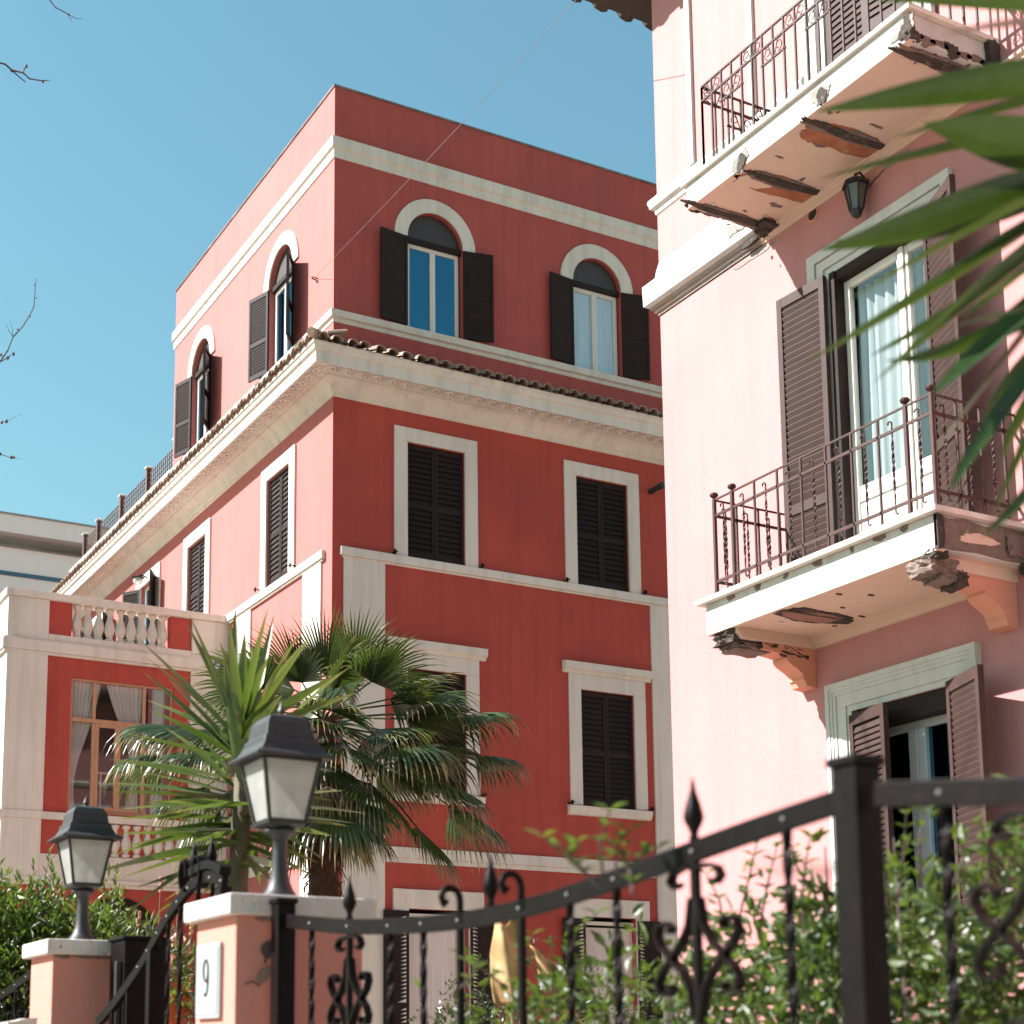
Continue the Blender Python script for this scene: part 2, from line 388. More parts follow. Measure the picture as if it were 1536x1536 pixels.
def put_shutter(fr, s, z, w, h, side, ang, parent, mat=None, n=0.0, pitch=0.06, mid=0.42, ov=0.8, name="shutter"):
    """hinged at (s,n,z); side +1: closed leaf runs to +s, -1: to -s; ang = opening angle"""
    mat = mat or SHUT; sd, ndr = AXES[fr]; a = radians(ang)
    d = sd*side*cos(a) + ndr*sin(a); e = ndr*cos(a) - sd*side*sin(a)
    mirror = d.cross(e).z < 0
    me = shutter_mesh(w, h, mat, mirror, pitch, mid, ov)
    x = -d if mirror else d
    o = bpy.data.objects.new(name, me); COL.objects.link(o)
    M = Matrix.Identity(4); p = Vector(fr(s, n, z))
    for i in range(3): M[i][0] = x[i]; M[i][1] = e[i]; M[i][2] = (0,0,1)[i]; M[i][3] = p[i]
    o.matrix_basis = M
    adopt(o, parent)
    return o
def frame_ring(mb, s0, s1, z0, z1, w, n0, n1, mat, bottom=True):
    """rectangular picture-frame, inner edge s0..s1,z0..z1, width w outward; sides butt under the head"""
    mb.box(s0-w, s0, n0, n1, z0, z1, mat); mb.box(s1, s1+w, n0, n1, z0, z1, mat)
    mb.box(s0-w, s1+w, n0, n1, z1, z1+w, mat)
    if bottom: mb.box(s0-w, s1+w, n0, n1, z0-w, z0, mat)
def ragged(cx, cy, rx, ry, n=26, j=0.3, seed=0, rot=0.0):
    rnd = random.Random(seed); out = []; n = max(36, n*2); ph = [(k, rnd.uniform(0, 6.28), rnd.uniform(.5, 1)/k**0.75) for k in (2, 3, 5, 8, 13)]
    for i in range(n):
        a = 2*pi*i/n; r = 1 + j*0.75*sum(w*sin(k*a + p) for k, p, w in ph) + rnd.uniform(-j, j)*0.16
        r = max(0.25, r)
        x, y = rx*r*cos(a), ry*r*sin(a)
        out.append((cx + x*cos(rot) - y*sin(rot), cy + x*sin(rot) + y*cos(rot)))
    return out
def curtain(fr, s0, s1, z0, z1, n, mat, label, tied=None, folds=7, group=None):
    """hanging cloth; tied=(s_at, z_at) gathers it"""
    mb = MB(fr); NX, NZ = folds*6, 14; rnd = random.Random(int(s0*100) + int(z0*10))
    ph = [rnd.uniform(0, 6) for _ in range(3)]
    vs = []
    for j in range(NZ+1):
        tz = j/NZ; z = z1 + (z0-z1)*tz
        for i in range(NX+1):
            u = i/NX; s = s0 + (s1-s0)*u
            if tied is not None:
                k = 1 - 0.86*math.exp(-((z-tied[1])/(0.55*(z1-z0)))**2)
                if z < tied[1]: k = min(k, 0.3)
                s = tied[0] + (s - tied[0])*k
            d = 0.022*sin(2*pi*folds*u + ph[0] + 0.8*sin(3*tz+ph[1])) + 0.01*sin(2*pi*folds*2.3*u + ph[2])
            vs.append((s, n + d, z))
    fs = [(j*(NX+1)+i, j*(NX+1)+i+1, (j+1)*(NX+1)+i+1, (j+1)*(NX+1)+i) for j in range(NZ) for i in range(NX)]
    mb.add(vs, fs, mat)
    o = mb.build("curtain", None, smooth=True, normals=False)
    return tag(o, label, "curtain", group)
# measured points of thin branches, sword leaves and shoots (metres)
TWIGS= [[[2.567, 10.964, 9.668, 0.0051], [2.637, 10.943, 9.576, 0.0039], [2.727, 10.905, 9.525, 0.0039], [2.753, 10.9, 9.474, 0.0021]], [[2.727, 10.905, 9.525, 0.0031], [2.784, 10.881, 9.49, 0.0021], [2.834, 10.855, 9.49, 0.0013]], [[2.241, 11.22, 9.165, 0.0077], [2.32, 11.183, 9.145, 0.0077], [2.369, 11.165, 9.099, 0.0077], [2.448, 11.127, 9.078, 0.0067], [2.497, 11.11, 9.033, 0.0057], [2.584, 11.067, 9.017, 0.0051], [2.639, 11.038, 9.022, 0.0015]], [[2.369, 11.165, 9.099, 0.0062], [2.418, 11.148, 9.053, 0.0046], [2.471, 11.128, 9.007, 0.0041]], [[2.448, 11.127, 9.078, 0.0051], [2.455, 11.119, 9.104, 0.0051], [2.467, 11.109, 9.129, 0.0051]], [[2.403, 11.538, 6.831, 0.0077], [2.441, 11.511, 6.872, 0.0067], [2.49, 11.471, 6.958, 0.0057], [2.519, 11.438, 7.06, 0.0051], [2.582, 11.39, 7.146, 0.0051], [2.622, 11.355, 7.227, 0.0046], [2.645, 11.333, 7.288, 0.0041], [2.646, 11.313, 7.4, 0.0033], [2.647, 11.293, 7.512, 0.0021]], [[2.519, 11.438, 7.06, 0.0026], [2.488, 11.445, 7.11, 0.0021], [2.466, 11.448, 7.161, 0.0013]], [[2.519, 11.438, 7.06, 0.0026], [2.51, 11.43, 7.131, 0.0018], [2.487, 11.432, 7.192, 0.001]], [[2.441, 11.511, 6.872, 0.0051], [2.476, 11.489, 6.892, 0.0041], [2.515, 11.464, 6.922, 0.0036]], [[2.433, 11.597, 6.399, 0.0031], [2.473, 11.573, 6.414, 0.0031], [2.527, 11.544, 6.419, 0.0026]], [[2.527, 11.544, 6.419, 0.0021], [2.57, 11.516, 6.449, 0.0013], [2.619, 11.487, 6.47, 0.0008]], [[2.447, 11.626, 6.185, 0.0036], [2.499, 11.602, 6.165, 0.0031], [2.564, 11.572, 6.144, 0.0026]], [[2.564, 11.572, 6.144, 0.0021], [2.601, 11.553, 6.139, 0.0013], [2.647, 11.531, 6.129, 0.0008]]]
BUDS= [[2.369, 11.166, 9.094, 0.0103], [2.467, 11.109, 9.129, 0.0116], [2.589, 11.065, 9.012, 0.0103], [2.497, 11.11, 9.033, 0.0064], [2.532, 11.453, 6.932, 0.0116], [2.494, 11.478, 6.902, 0.0116], [2.446, 11.499, 6.927, 0.0103], [2.547, 11.413, 7.121, 0.0064], [2.622, 11.356, 7.222, 0.0077], [2.644, 11.332, 7.293, 0.0064], [2.646, 11.313, 7.4, 0.0051], [2.658, 11.314, 7.359, 0.0051], [2.637, 11.307, 7.461, 0.0051], [2.518, 11.549, 6.419, 0.0129], [2.487, 11.567, 6.409, 0.0103], [2.569, 11.569, 6.144, 0.0116], [2.587, 11.56, 6.144, 0.0103], [2.494, 11.604, 6.17, 0.0103], [2.637, 10.943, 9.576, 0.0064], [2.727, 10.905, 9.525, 0.0077]]
FGLEAF= [[[2.498, 1.796, 3.482], [2.233, 1.941, 3.44], [1.971, 2.086, 3.392], 0.062], [[2.516, 1.817, 3.304], [2.244, 1.977, 3.199], [1.996, 2.119, 3.128], 0.08], [[2.514, 1.813, 3.329], [2.275, 1.988, 3.207], [2.051, 2.139, 3.171], 0.052], [[2.517, 1.818, 3.297], [2.203, 1.965, 3.063], [1.919, 2.09, 2.867], 0.032], [[2.522, 1.828, 3.221], [2.316, 2.02, 3.065], [2.165, 2.172, 2.968], 0.032], [[2.53, 1.845, 3.1], [2.257, 1.958, 2.938], [2.051, 2.019, 2.873], 0.037], [[2.519, 1.836, 3.183], [2.23, 1.921, 2.903], [2.064, 1.917, 2.769], 0.055], [[2.522, 1.843, 3.132], [2.211, 1.899, 2.754], [2.028, 1.857, 2.558], 0.032], [[2.533, 1.851, 3.056], [2.393, 1.959, 2.853], [2.335, 2.013, 2.713], 0.044], [[2.478, 1.84, 3.285], [2.276, 1.886, 3.301], [2.086, 1.926, 3.311], 0.093], [[2.51, 1.805, 3.393], [2.314, 1.995, 3.382], [2.082, 2.207, 3.346], 0.023], [[2.505, 1.795, 3.463], [2.359, 1.932, 3.44], [2.173, 2.094, 3.397], 0.021], [[2.497, 1.778, 3.587], [2.236, 1.861, 3.564], [1.977, 1.943, 3.541], 0.027], [[2.503, 1.777, 3.577], [1.935, 1.562, 3.232], [1.446, 1.305, 2.89], 0.026], [[2.533, 1.851, 3.056], [2.035, 1.694, 2.823], [1.632, 1.485, 2.61], 0.015], [[2.55, 1.87, 2.89], [2.285, 1.882, 2.633], [2.079, 1.844, 2.48], 0.028], [[2.527, 1.852, 3.068], [2.445, 2.027, 2.96], [2.448, 2.155, 2.868], 0.025], [[2.518, 1.821, 3.272], [2.432, 2.001, 3.15], [2.397, 2.145, 3.085], 0.03], [[2.495, 1.79, 3.526], [2.382, 1.822, 3.679], [2.258, 1.863, 3.819], 0.064], [[2.519, 1.808, 3.348], [2.611, 1.734, 3.5], [2.667, 1.674, 3.678], 0.064], [[2.524, 1.818, 3.272], [2.669, 1.734, 3.322], [2.816, 1.655, 3.335], 0.064], [[2.532, 1.834, 3.157], [2.741, 1.789, 3.118], [2.925, 1.768, 3.012], 0.066], [[2.504, 1.794, 3.475], [2.561, 1.78, 3.713], [2.612, 1.768, 3.958], 0.066], [[2.538, 1.846, 3.068], [2.642, 1.823, 2.89], [2.711, 1.817, 2.712], 0.059], [[2.536, 1.856, 3.018], [2.594, 1.968, 2.855], [2.646, 2.09, 2.651], 0.055]]
YLEAF= [[[2.511, 6.446, 2.942], [2.316, 6.663, 3.644]], [[2.535, 6.434, 2.942], [2.341, 6.758, 3.604]], [[2.464, 6.465, 2.975], [2.548, 6.652, 3.688]], [[2.514, 6.448, 2.923], [2.325, 6.147, 3.448]], [[2.495, 6.444, 3.001], [2.496, 6.394, 3.489]], [[2.501, 6.436, 3.028], [2.498, 6.124, 3.534]], [[2.487, 6.462, 2.921], [2.787, 6.407, 3.564]], [[2.477, 6.465, 2.935], [2.656, 6.004, 3.392]], [[2.505, 6.436, 3.015], [2.748, 5.877, 3.215]], [[2.525, 6.428, 3.005], [2.875, 5.991, 3.161]], [[2.539, 6.434, 2.926], [2.012, 6.453, 3.436]], [[2.534, 6.43, 2.966], [2.128, 6.708, 3.406]], [[2.481, 6.465, 2.918], [2.114, 6.736, 3.345]], [[2.497, 6.459, 2.906], [2.08, 6.48, 3.112]], [[2.472, 6.474, 2.892], [1.96, 6.442, 2.989]], [[2.465, 6.491, 2.816], [2.035, 6.779, 2.929]], [[2.464, 6.496, 2.795], [1.939, 6.622, 2.897]], [[2.481, 6.497, 2.733], [1.974, 6.732, 2.818]], [[2.482, 6.498, 2.725], [2.038, 6.881, 2.794]], [[2.477, 6.516, 2.637], [1.927, 6.426, 2.612]], [[2.51, 6.506, 2.594], [1.95, 6.426, 2.524]], [[2.511, 6.505, 2.595], [2.068, 6.811, 2.528]], [[2.478, 6.522, 2.599], [1.952, 6.565, 2.465]], [[2.523, 6.511, 2.53], [2.103, 6.955, 2.404]], [[2.527, 6.521, 2.458], [2.085, 6.65, 2.322]], [[2.505, 6.539, 2.421], [2.275, 6.91, 2.238]], [[2.474, 6.505, 2.709], [3.021, 6.441, 2.803]], [[2.507, 6.489, 2.704], [3.16, 6.5, 2.73]], [[2.478, 6.513, 2.652], [2.996, 6.335, 2.631]], [[2.515, 6.499, 2.624], [3.023, 6.575, 2.611]], [[2.503, 6.515, 2.561], [2.803, 6.235, 2.435]], [[2.489, 6.526, 2.542], [2.733, 6.149, 2.364]], [[2.517, 6.527, 2.455], [2.175, 6.46, 2.309]], [[2.463, 6.49, 2.831], [2.345, 6.546, 3.02]], [[2.479, 6.482, 2.826], [2.446, 6.556, 2.939]], [[2.506, 6.49, 2.699], [2.115, 6.63, 2.71]], [[2.469, 6.5, 2.753], [1.971, 6.377, 2.808]], [[2.498, 6.51, 2.611], [2.112, 6.424, 2.563]], [[2.521, 6.445, 2.917], [2.554, 6.439, 3.454]], [[2.518, 6.429, 3.017], [2.372, 6.384, 3.419]], [[2.476, 6.466, 2.93], [2.61, 6.178, 3.247]], [[2.5, 6.457, 2.911], [2.262, 6.788, 3.342]], [[2.527, 6.516, 2.487], [2.7, 6.443, 2.332]], [[2.51, 6.508, 2.583], [2.713, 6.251, 2.491]], [[2.475, 6.475, 2.88], [2.821, 6.177, 2.997]], [[2.519, 6.5, 2.604], [2.665, 6.524, 2.612]]]
SHOOTS=[([1.711, 2.474, 1.926], [1.713, 2.45, 2.059]), ([1.706, 2.479, 1.913], [1.602, 2.517, 2.009]), ([1.738, 2.458, 1.938], [1.798, 2.418, 1.987]), ([1.732, 2.459, 1.951], [1.75, 2.438, 2.021]), ([1.681, 2.487, 1.938], [1.661, 2.487, 2.0]), ([1.764, 2.451, 1.9], [1.735, 2.451, 1.989]), ([2.534, 3.069, 1.94], [2.559, 3.026, 2.114]), ([2.58, 3.051, 1.907], [2.604, 3.004, 2.105]), ([2.678, 3.003, 1.89], [2.676, 2.962, 2.13]), ([2.685, 2.979, 2.006], [2.641, 2.985, 2.105]), ([2.664, 2.656, 1.959], [2.665, 2.624, 2.142]), ([2.704, 2.632, 1.974], [2.703, 2.597, 2.18]), ([2.618, 2.452, 1.954], [2.623, 2.43, 2.069]), ([2.683, 2.419, 1.953], [2.668, 2.404, 2.083]), ([2.639, 2.674, 1.929], [2.631, 2.66, 2.036]), ([2.507, 3.092, 1.891], [2.453, 3.095, 2.04]), ([2.016, 3.251, 1.787], [2.024, 3.231, 1.884]), ([1.975, 3.278, 1.755], [1.869, 3.32, 1.836]), ([2.004, 3.026, 1.808], [2.045, 2.987, 1.915]), ([2.723, 2.4, 1.939], [2.729, 2.38, 2.04]), ([2.759, 2.96, 1.89], [2.729, 2.956, 2.006]), ([1.776, 3.156, 1.747], [1.785, 3.14, 1.808])]
# ================================================================== SETTING: ground sheets
ASPH = simple("asphalt", (0.05, 0.05, 0.05), 0.9, 0.2, 6, bs=0.5)
PAVE = simple("pale_bounce_paving", (0.37, 0.32, 0.26), 0.85, 0.15, 2.5, bs=0.4)  # for ground out of view, kept pale to bounce sunlight upward
SOIL = simple("garden_ground", (0.33, 0.27, 0.20), 0.95, 0.25, 3, bs=0.6)
def sheet(name, x0, x1, y0, y1, z, mat):
    mb = MB(); mb.face([(x0,y0,z),(x1,y0,z),(x1,y1,z),(x0,y1,z)], mat)
    return tag(mb.build(name), None, None, None, "structure")
sheet("ground", -900, 900, -900, 900, -0.16, SOIL)
sheet("street", -9, -1.6, -120, 160, -0.12, ASPH)
mb = MB(); mb.box(-1.6, 1.66, -120, 160, -0.15, 0.0, PAVE); tag(mb.build("pavement"), None, None, None, "structure")
mb = MB(); mb.box(1.98, 60, -60, 90, -0.158, -0.03, PAVE); tag(mb.build("garden_ground"), None, None, None, "structure")  # unseen garden floor, paved pale for its bounce light

# ================================================================== RED BUILDING
red = thing("red_building", "deep red corner house with cream bands, arched top windows and brown shutters", "building", (U0, V0, 0))
arch_r = [(11.44, 12.53), (14.81, 15.87)]
mid_r = [(11.43, 12.53), (14.79, 15.90)]
low_r = [(11.43, 12.53), (14.81, 15.93)]
gnd_r = [(11.43, 12.55), (14.80, 15.87)]
mb = MB(RF)
holes = [(a, b, 13.70, 15.94, True) for a, b in arch_r] + [(a, b, 9.70, 11.70) for a, b in mid_r] + [(a, b, 5.78, 7.82) for a, b in low_r] + [(a, b, 1.2, 3.87) for a, b in gnd_r]
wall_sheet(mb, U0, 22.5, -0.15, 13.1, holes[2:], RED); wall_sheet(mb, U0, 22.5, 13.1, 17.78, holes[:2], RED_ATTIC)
mb.fr = RL
arch_l = [(23.69, 24.81), (27.86, 28.96)]
mid_l = [(23.74, 24.77), (27.91, 28.96), (31.02, 32.06), (34.45, 35.5)]
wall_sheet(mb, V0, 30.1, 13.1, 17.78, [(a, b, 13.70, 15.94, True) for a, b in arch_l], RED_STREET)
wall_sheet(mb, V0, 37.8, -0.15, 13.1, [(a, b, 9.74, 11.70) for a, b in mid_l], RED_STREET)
mb.fr = None                                                # hidden backs, terrace parapet, roof decks
mb.face([(22.5,V0,-0.15),(22.5,37.8,-0.15),(22.5,37.8,13.1),(22.5,30.1,13.1),(22.5,30.1,17.78),(22.5,V0,17.78)], RED)
mb.face([(U0,37.8,-0.15),(22.5,37.8,-0.15),(22.5,37.8,13.1),(U0,37.8,13.1)], RED)
mb.face([(U0,30.1,13.1),(22.5,30.1,13.1),(22.5,30.1,17.78),(U0,30.1,17.78)], RED)
mb.face([(U0,30.1,13.15),(22.5,30.1,13.15),(22.5,37.8,13.15),(U0,37.8,13.15)], TRIM)
mb.face([(U0,V0,17.6),(22.5,V0,17.6),(22.5,30.1,17.6),(U0,30.1,17.6)], TRIM)
mb.box(U0, U0+0.18, 30.12, 37.8, 13.1, 13.64, RED)
# rooms behind the windows keep the inside dark
mb.face([(U0+1.2,V0+1.2,-0.1),(22.4,V0+1.2,-0.1),(22.4,V0+1.2,17.5),(U0+1.2,V0+1.2,17.5)], ROOM)
mb.face([(U0+1.2,V0+1.2,-0.1),(U0+1.2,37.7,-0.1),(U0+1.2,37.7,13.0),(U0+1.2,30.0,13.0),(U0+1.2,30.0,17.5),(U0+1.2,V0+1.2,17.5)], ROOM)
mb.build("wall", red, normals=False)

def sweep(name, prof, ends, mat, parent, closed=True, mb=None, do=True):
    """profile (n,z) run along street face -> corner -> garden face; ends = (v of far end, u of right end)"""
    b = mb or MB(); vs = []
    pts = lambda n, z: [(U0 - n, ends[0], z), (U0 - n, V0 - n, z), (ends[1], V0 - n, z)]
    for n, z in prof: vs += pts(n, z)
    N = len(prof); fs = []
    for i in range(N if closed else N-1):
        j = (i+1) % N
        for k in range(2): fs.append((3*i+k, 3*i+k+1, 3*j+k+1, 3*j+k))
    if closed: fs += [tuple(3*i for i in range(N)), tuple(3*i+2 for i in range(N-1, -1, -1))]
    b.add(vs, fs, mat)
    return b.build(name, parent) if do else b
sweep("upper_band", [(0.0,16.47),(0.018,16.47),(0.022,16.62),(0.06,16.65),(0.062,16.83),(0.0,16.845)], (30.16, 22.5), TRIM, red)
sweep("coping", [(-0.12,17.77),(0.02,17.77),(0.025,17.80),(-0.12,17.815)], (30.12, 22.5), simple("lead_coping", (0.16,0.12,0.11), 0.6, 0.5, 3), red)
b = sweep("upper_sill_band", [(0.0,13.535),(0.012,13.54),(0.02,13.60),(0.06,13.62),(0.07,13.73),(0.0,13.75)], (30.1, 22.5), TRIM, red, do=False)
b.fr = None; b.box(U0-0.07, U0+0.2, 30.103, 37.95, 13.64, 13.755, TRIM); b.build("upper_sill_band", red)
# main cornice: cove, soffit, fascia, gutter board + egg shapes under it
b = sweep("cornice", [(0.0,12.235),(0.03,12.25),(0.035,12.305),(0.06,12.315),(0.075,12.37),(0.105,12.43),(0.15,12.475),(0.20,12.495),(0.20,12.52),(0.525,12.545),(0.525,12.505),(0.56,12.50),(0.565,12.69),(0.605,12.705),(0.615,12.775),(0.64,12.785),(0.64,12.825),(0.0,13.0)], (37.95, 22.5), TRIM, red, do=False)
b.fr = None
EGGM = TRIM
def egg(cx, cy, dx, dy):
    """raised crescent on the soffit; (dx,dy) points outward"""
    px, py = -dy, dx; pts = []
    for k in range(9):
        a = pi*k/8; s_, o_ = 0.085*cos(a), 0.15*sin(a)
        pts.append((cx + px*s_ + dx*(o_-0.075), cy + py*s_ + dy*(o_-0.075), 12.526))
    b.tube(pts, 0.026, EGGM, 6)
    b.blob((cx - dx*0.03, cy - dy*0.03, 12.535), 0.05, EGGM, (1, 1, 0.9), 8)
    b.tube([(cx+px*0.135+dx*0.08, cy+py*0.135+dy*0.08, 12.534), (cx+px*0.135-dx*0.08, cy+py*0.135-dy*0.08, 12.528)], 0.022, EGGM, 4)
for i in range(46): egg(U0 - 0.2 + 0.27*i, V0 - 0.37, 0, -1)
for i in range(60): egg(U0 - 0.37, V0 - 0.2 + 0.27*i, -1, 0)
b.build("cornice", red, smooth=False)
# roof tiles along the eaves
b = MB(); rnd = random.Random(3)
def tile(o, along, out):
    """half-round cover tile running down the slope, open end at the eaves"""
    o, along, out = Vector(o), Vector(along), Vector(out); up = Vector((0,0,1))
    L = [(-0.70 + rnd.uniform(-0.015,0.015), 0.055), (-0.36, 0.175), (-0.36, 0.19), (0.0, 0.31)]
    yaw = rnd.uniform(-0.05, 0.05)
    for seg in ((0, 1), (2, 3)):
        rows = []
        for (n_, z_), r in ((L[seg[0]], 0.098), (L[seg[1]], 0.082)):
            for rr in (r, r - 0.016):
                rows.append([o - out*n_ + up*(z_) + along*(rr*cos(pi*k/8) + yaw*n_) + up*(rr*sin(pi*k/8)*0.95) for k in range(9)])
        nb = len(b.v); k_ = b.m(TILE)
        for r in rows: b.v += r
        for (i0, i1) in ((0, 2), (1, 3), (0, 1), (2, 3)):
            for k in range(8):
                b.f.append((nb+i0*9+k, nb+i0*9+k+1, nb+i1*9+k+1, nb+i1*9+k)); b.mi.append(k_)
    g = o + along*0.125
    nb = len(b.v)
    for n_, z_ in ((-0.665, 0.05), (0.0, 0.28)):
        for k in range(5):
            t_ = pi + pi*k/4; b.v.append(g - out*n_ + up*z_ + along*0.075*cos(t_) + up*0.04*sin(t_))
    for k in range(4): b.f.append((nb+k, nb+k+1, nb+6+k, nb+5+k)); b.mi.append(b.m(TILE))
for i in range(52): tile((U0 - 0.48 + 0.25*i, V0, 12.80), (1,0,0), (0,-1,0))
for i in range(66): tile((U0, V0 - 0.48 + 0.25*i, 12.80), (0,1,0), (-1,0,0))
b.tube([(U0-0.72, V0-0.72, 12.89), (U0-0.36, V0-0.36, 13.02), (U0-0.02, V0-0.02, 13.17)], [0.075, 0.085, 0.08], TILE, 8)
b.build("roof_tiles", red, normals=False)
# lower string course and sill course, pilasters
b = MB(RF); b.box(10.20, 22.5, 0.0, 0.075, 9.55, 9.69, TRIM); b.box(10.24, 22.5, 0.0, 0.045, 9.515, 9.55, TRIM)
b.fr = RL; b.box(22.26, 26.60, 0.0, 0.075, 9.55, 9.69, TRIM); b.box(22.30, 26.60, 0.0, 0.045, 9.515, 9.55, TRIM)
b.box(30.6, 37.8, 0.0, 0.075, 9.55, 9.69, TRIM); build_split(b, "sill_course", red, bevel=0.008)
b = MB(RF); b.box(11.03, 16.32, 0.0, 0.05, 4.68, 4.85, TRIM); b.box(11.03, 16.32, 0.0, 0.03, 4.60, 4.68, TRIM)
b.fr = RL; b.box(23.12, 25.45, 0.0, 0.05, 4.62, 4.85, TRIM); build_split(b, "string_course", red, bevel=0.006)
for s0, s1 in ((10.27, 11.01), (16.34, 17.1), (20.9, 21.6)):
    b = MB(RF); b.box(s0, s1, 0.0, 0.035, -0.1, 9.514, TRIM); b.build("pilaster", red)
for s0, s1 in ((22.38, 23.11), (25.46, 26.2)):
    b = MB(RL); b.box(s0, s1, 0.0, 0.035, -0.1, 9.514, TRIM); b.build("pilaster", red)

def casement(fr, s0, s1, z0, z1, n, parent, mat=WHITE, glass=SKYG, w=0.07, mull=0.10):
    b = MB(fr); c = (s0+s1)/2
    b.box(s0, s0+w, n-0.05, n, z0, z1, mat); b.box(s1-w, s1, n-0.05, n, z0, z1, mat)
    b.box(s0+w, s1-w, n-0.05, n, z1-w, z1, mat); b.box(s0+w, s1-w, n-0.05, n, z0, z0+w, mat)
    b.box(c-mull/2, c+mull/2, n-0.045, n+0.012, z0+w, z1-w, mat)
    b.box(c-0.012, c+0.012, n+0.012, n+0.022, z0+w, z1-w, mat)
    b.build("frame", parent, bevel=0.006)
    for a, e in ((s0+w, c-mull/2), (c+mull/2, s1-w)):
        g = MB(fr); g.box(a, e, n-0.03, n-0.024, z0+w, z1-w, glass); g.build("pane", parent)
def arch_window(fr, a, b_, blind=None, angs=(172, 168)):
    m, r = (a+b_)/2, (b_-a)/2; top = 15.94 - r
    mb = MB(fr); N = 28; ro = 0.79; outer, inner = [], []
    for k in range(N+1):
        t = pi*k/N; outer.append((m+ro*cos(t), top+ro*sin(t))); inner.append((m+r*cos(t), top+r*sin(t)))
    ob = [(m+ro, top)] + outer[1:-1] + [(m-ro, top)]; ib = [(m+r, top)] + inner[1:-1] + [(m-r, top)]
    for k in range(N): mb.prism([ob[k], ob[k+1], ib[k+1], ib[k]], 0.0, 0.03, TRIM)
    w = mb.build("arched_window", red, normals=True)
    mb = MB(fr); mb.prism([(m+r*cos(pi*k/N), top+0.03+(r-0.03)*sin(pi*k/N)) for k in range(N+1)], -0.12, -0.09, LUN)
    mb.box(a, b_, -0.15, -0.04, top-0.06, top+0.03, SHUT)
    mb.build("lunette", w)
    casement(fr, a+0.03, b_-0.03, 13.70, top-0.06, -0.10, w, glass=GLASS if blind else SKYG)
    if blind:
        g = MB(fr); g.box(a+0.08, b_-0.08, -0.15, -0.145, 13.8, top-0.13, BLIND); g.build("blind", w)
    put_shutter(fr, a, 13.77, (b_-a)/2, top-13.78, 1, angs[0], w, n=0.035, mid=0.42, pitch=0.055)
    put_shutter(fr, b_, 13.77, (b_-a)/2, top-13.78, -1, angs[1], w, n=0.035, mid=0.42, pitch=0.055)
    return w
arch_window(RF, *arch_r[0]); arch_window(RF, *arch_r[1], blind=True)
arch_window(RL, *arch_l[0], angs=(147, 164)); arch_window(RL, *arch_l[1], angs=(147, 164))
def shut_window(fr, a, b_, z0, z1, kind):
    mb = MB(fr); w = 0.245
    if kind == "mid":
        mb.box(a-w, a, 0.0, 0.04, z0-0.01, z1, TRIM); mb.box(b_, b_+w, 0.0, 0.04, z0-0.01, z1, TRIM); mb.box(a-w, b_+w, 0.0, 0.04, z1, z1+w, TRIM)
    else:
        mb.box(a-w, a, 0.0, 0.04, z0, z1, TRIM); mb.box(b_, b_+w, 0.0, 0.04, z0, z1, TRIM); mb.box(a-w, b_+w, 0.0, 0.04, z1, z1+0.27, TRIM)
    o = mb.build("window", red, bevel=0.006)
    if kind == "hood":
        h = MB(fr); c = (a+b_)/2
        h.prism([(0.0,8.09),(0.05,8.09),(0.06,8.13),(0.115,8.16),(0.12,8.28),(0.0,8.30)], c-0.92, c+0.92, TRIM, axes=(1,2,0)); h.build("hood", o)
        h = MB(fr); h.prism([(0.0,5.60),(0.05,5.61),(0.09,5.69),(0.10,5.76),(0.0,5.775)], c-0.86, c+0.86, TRIM, axes=(1,2,0)); h.build("sill", o)
    bk = MB(fr); bk.box(a, b_, -0.155, -0.15, z0, z1, DARK); bk.build("backing", o)
    hw = (b_-a)/2
    put_shutter(fr, a+0.004, z0+0.015, hw-0.008, z1-z0-0.03, 1, 0, o, n=-0.075, mid=0.46, pitch=0.088, ov=0.46)
    put_shutter(fr, b_-0.004, z0+0.015, hw-0.008, z1-z0-0.03, -1, 0, o, n=-0.075, mid=0.46, pitch=0.088, ov=0.46)
    # small iron shutter stays at the sill ends
    s = MB(fr)
    for q in (a-w-0.03, b_+w+0.03):
        s.tube([(q, 0.0, z0+0.02), (q, 0.10, z0+0.03), (q+0.05, 0.12, z0+0.03)], 0.012, IRON, 5); s.box(q-0.02, q+0.02, 0.1, 0.12, z0-0.02, z0+0.06, IRON)
    s.build("shutter_stay", o)
    return o
for a, b_ in mid_r: shut_window(RF, a, b_, 9.70, 11.70, "mid")
for a, b_ in low_r: shut_window(RF, a, b_, 5.78, 7.82, "hood")
for a, b_ in mid_l[:2]: shut_window(RL, a, b_, 9.74, 11.70, "mid")
for a, b_ in mid_l[2:]:
    mb = MB(RL); w = 0.3
    mb.box(a-w, a, 0.0, 0.04, 9.70, 11.70, TRIM); mb.box(b_, b_+w, 0.0, 0.04, 9.70, 11.70, TRIM); mb.box(a-w, b_+w, 0.0, 0.04, 11.70, 11.93, TRIM)
    o = mb.build("window", red)
    casement(RL, a, b_, 9.74, 11.70, -0.08, o)
    put_shutter(RL, a, 9.76, 0.5, 1.92, 1, 150, o, n=0.045); put_shutter(RL, b_, 9.76, 0.5, 1.92, -1, 150, o, n=0.045)
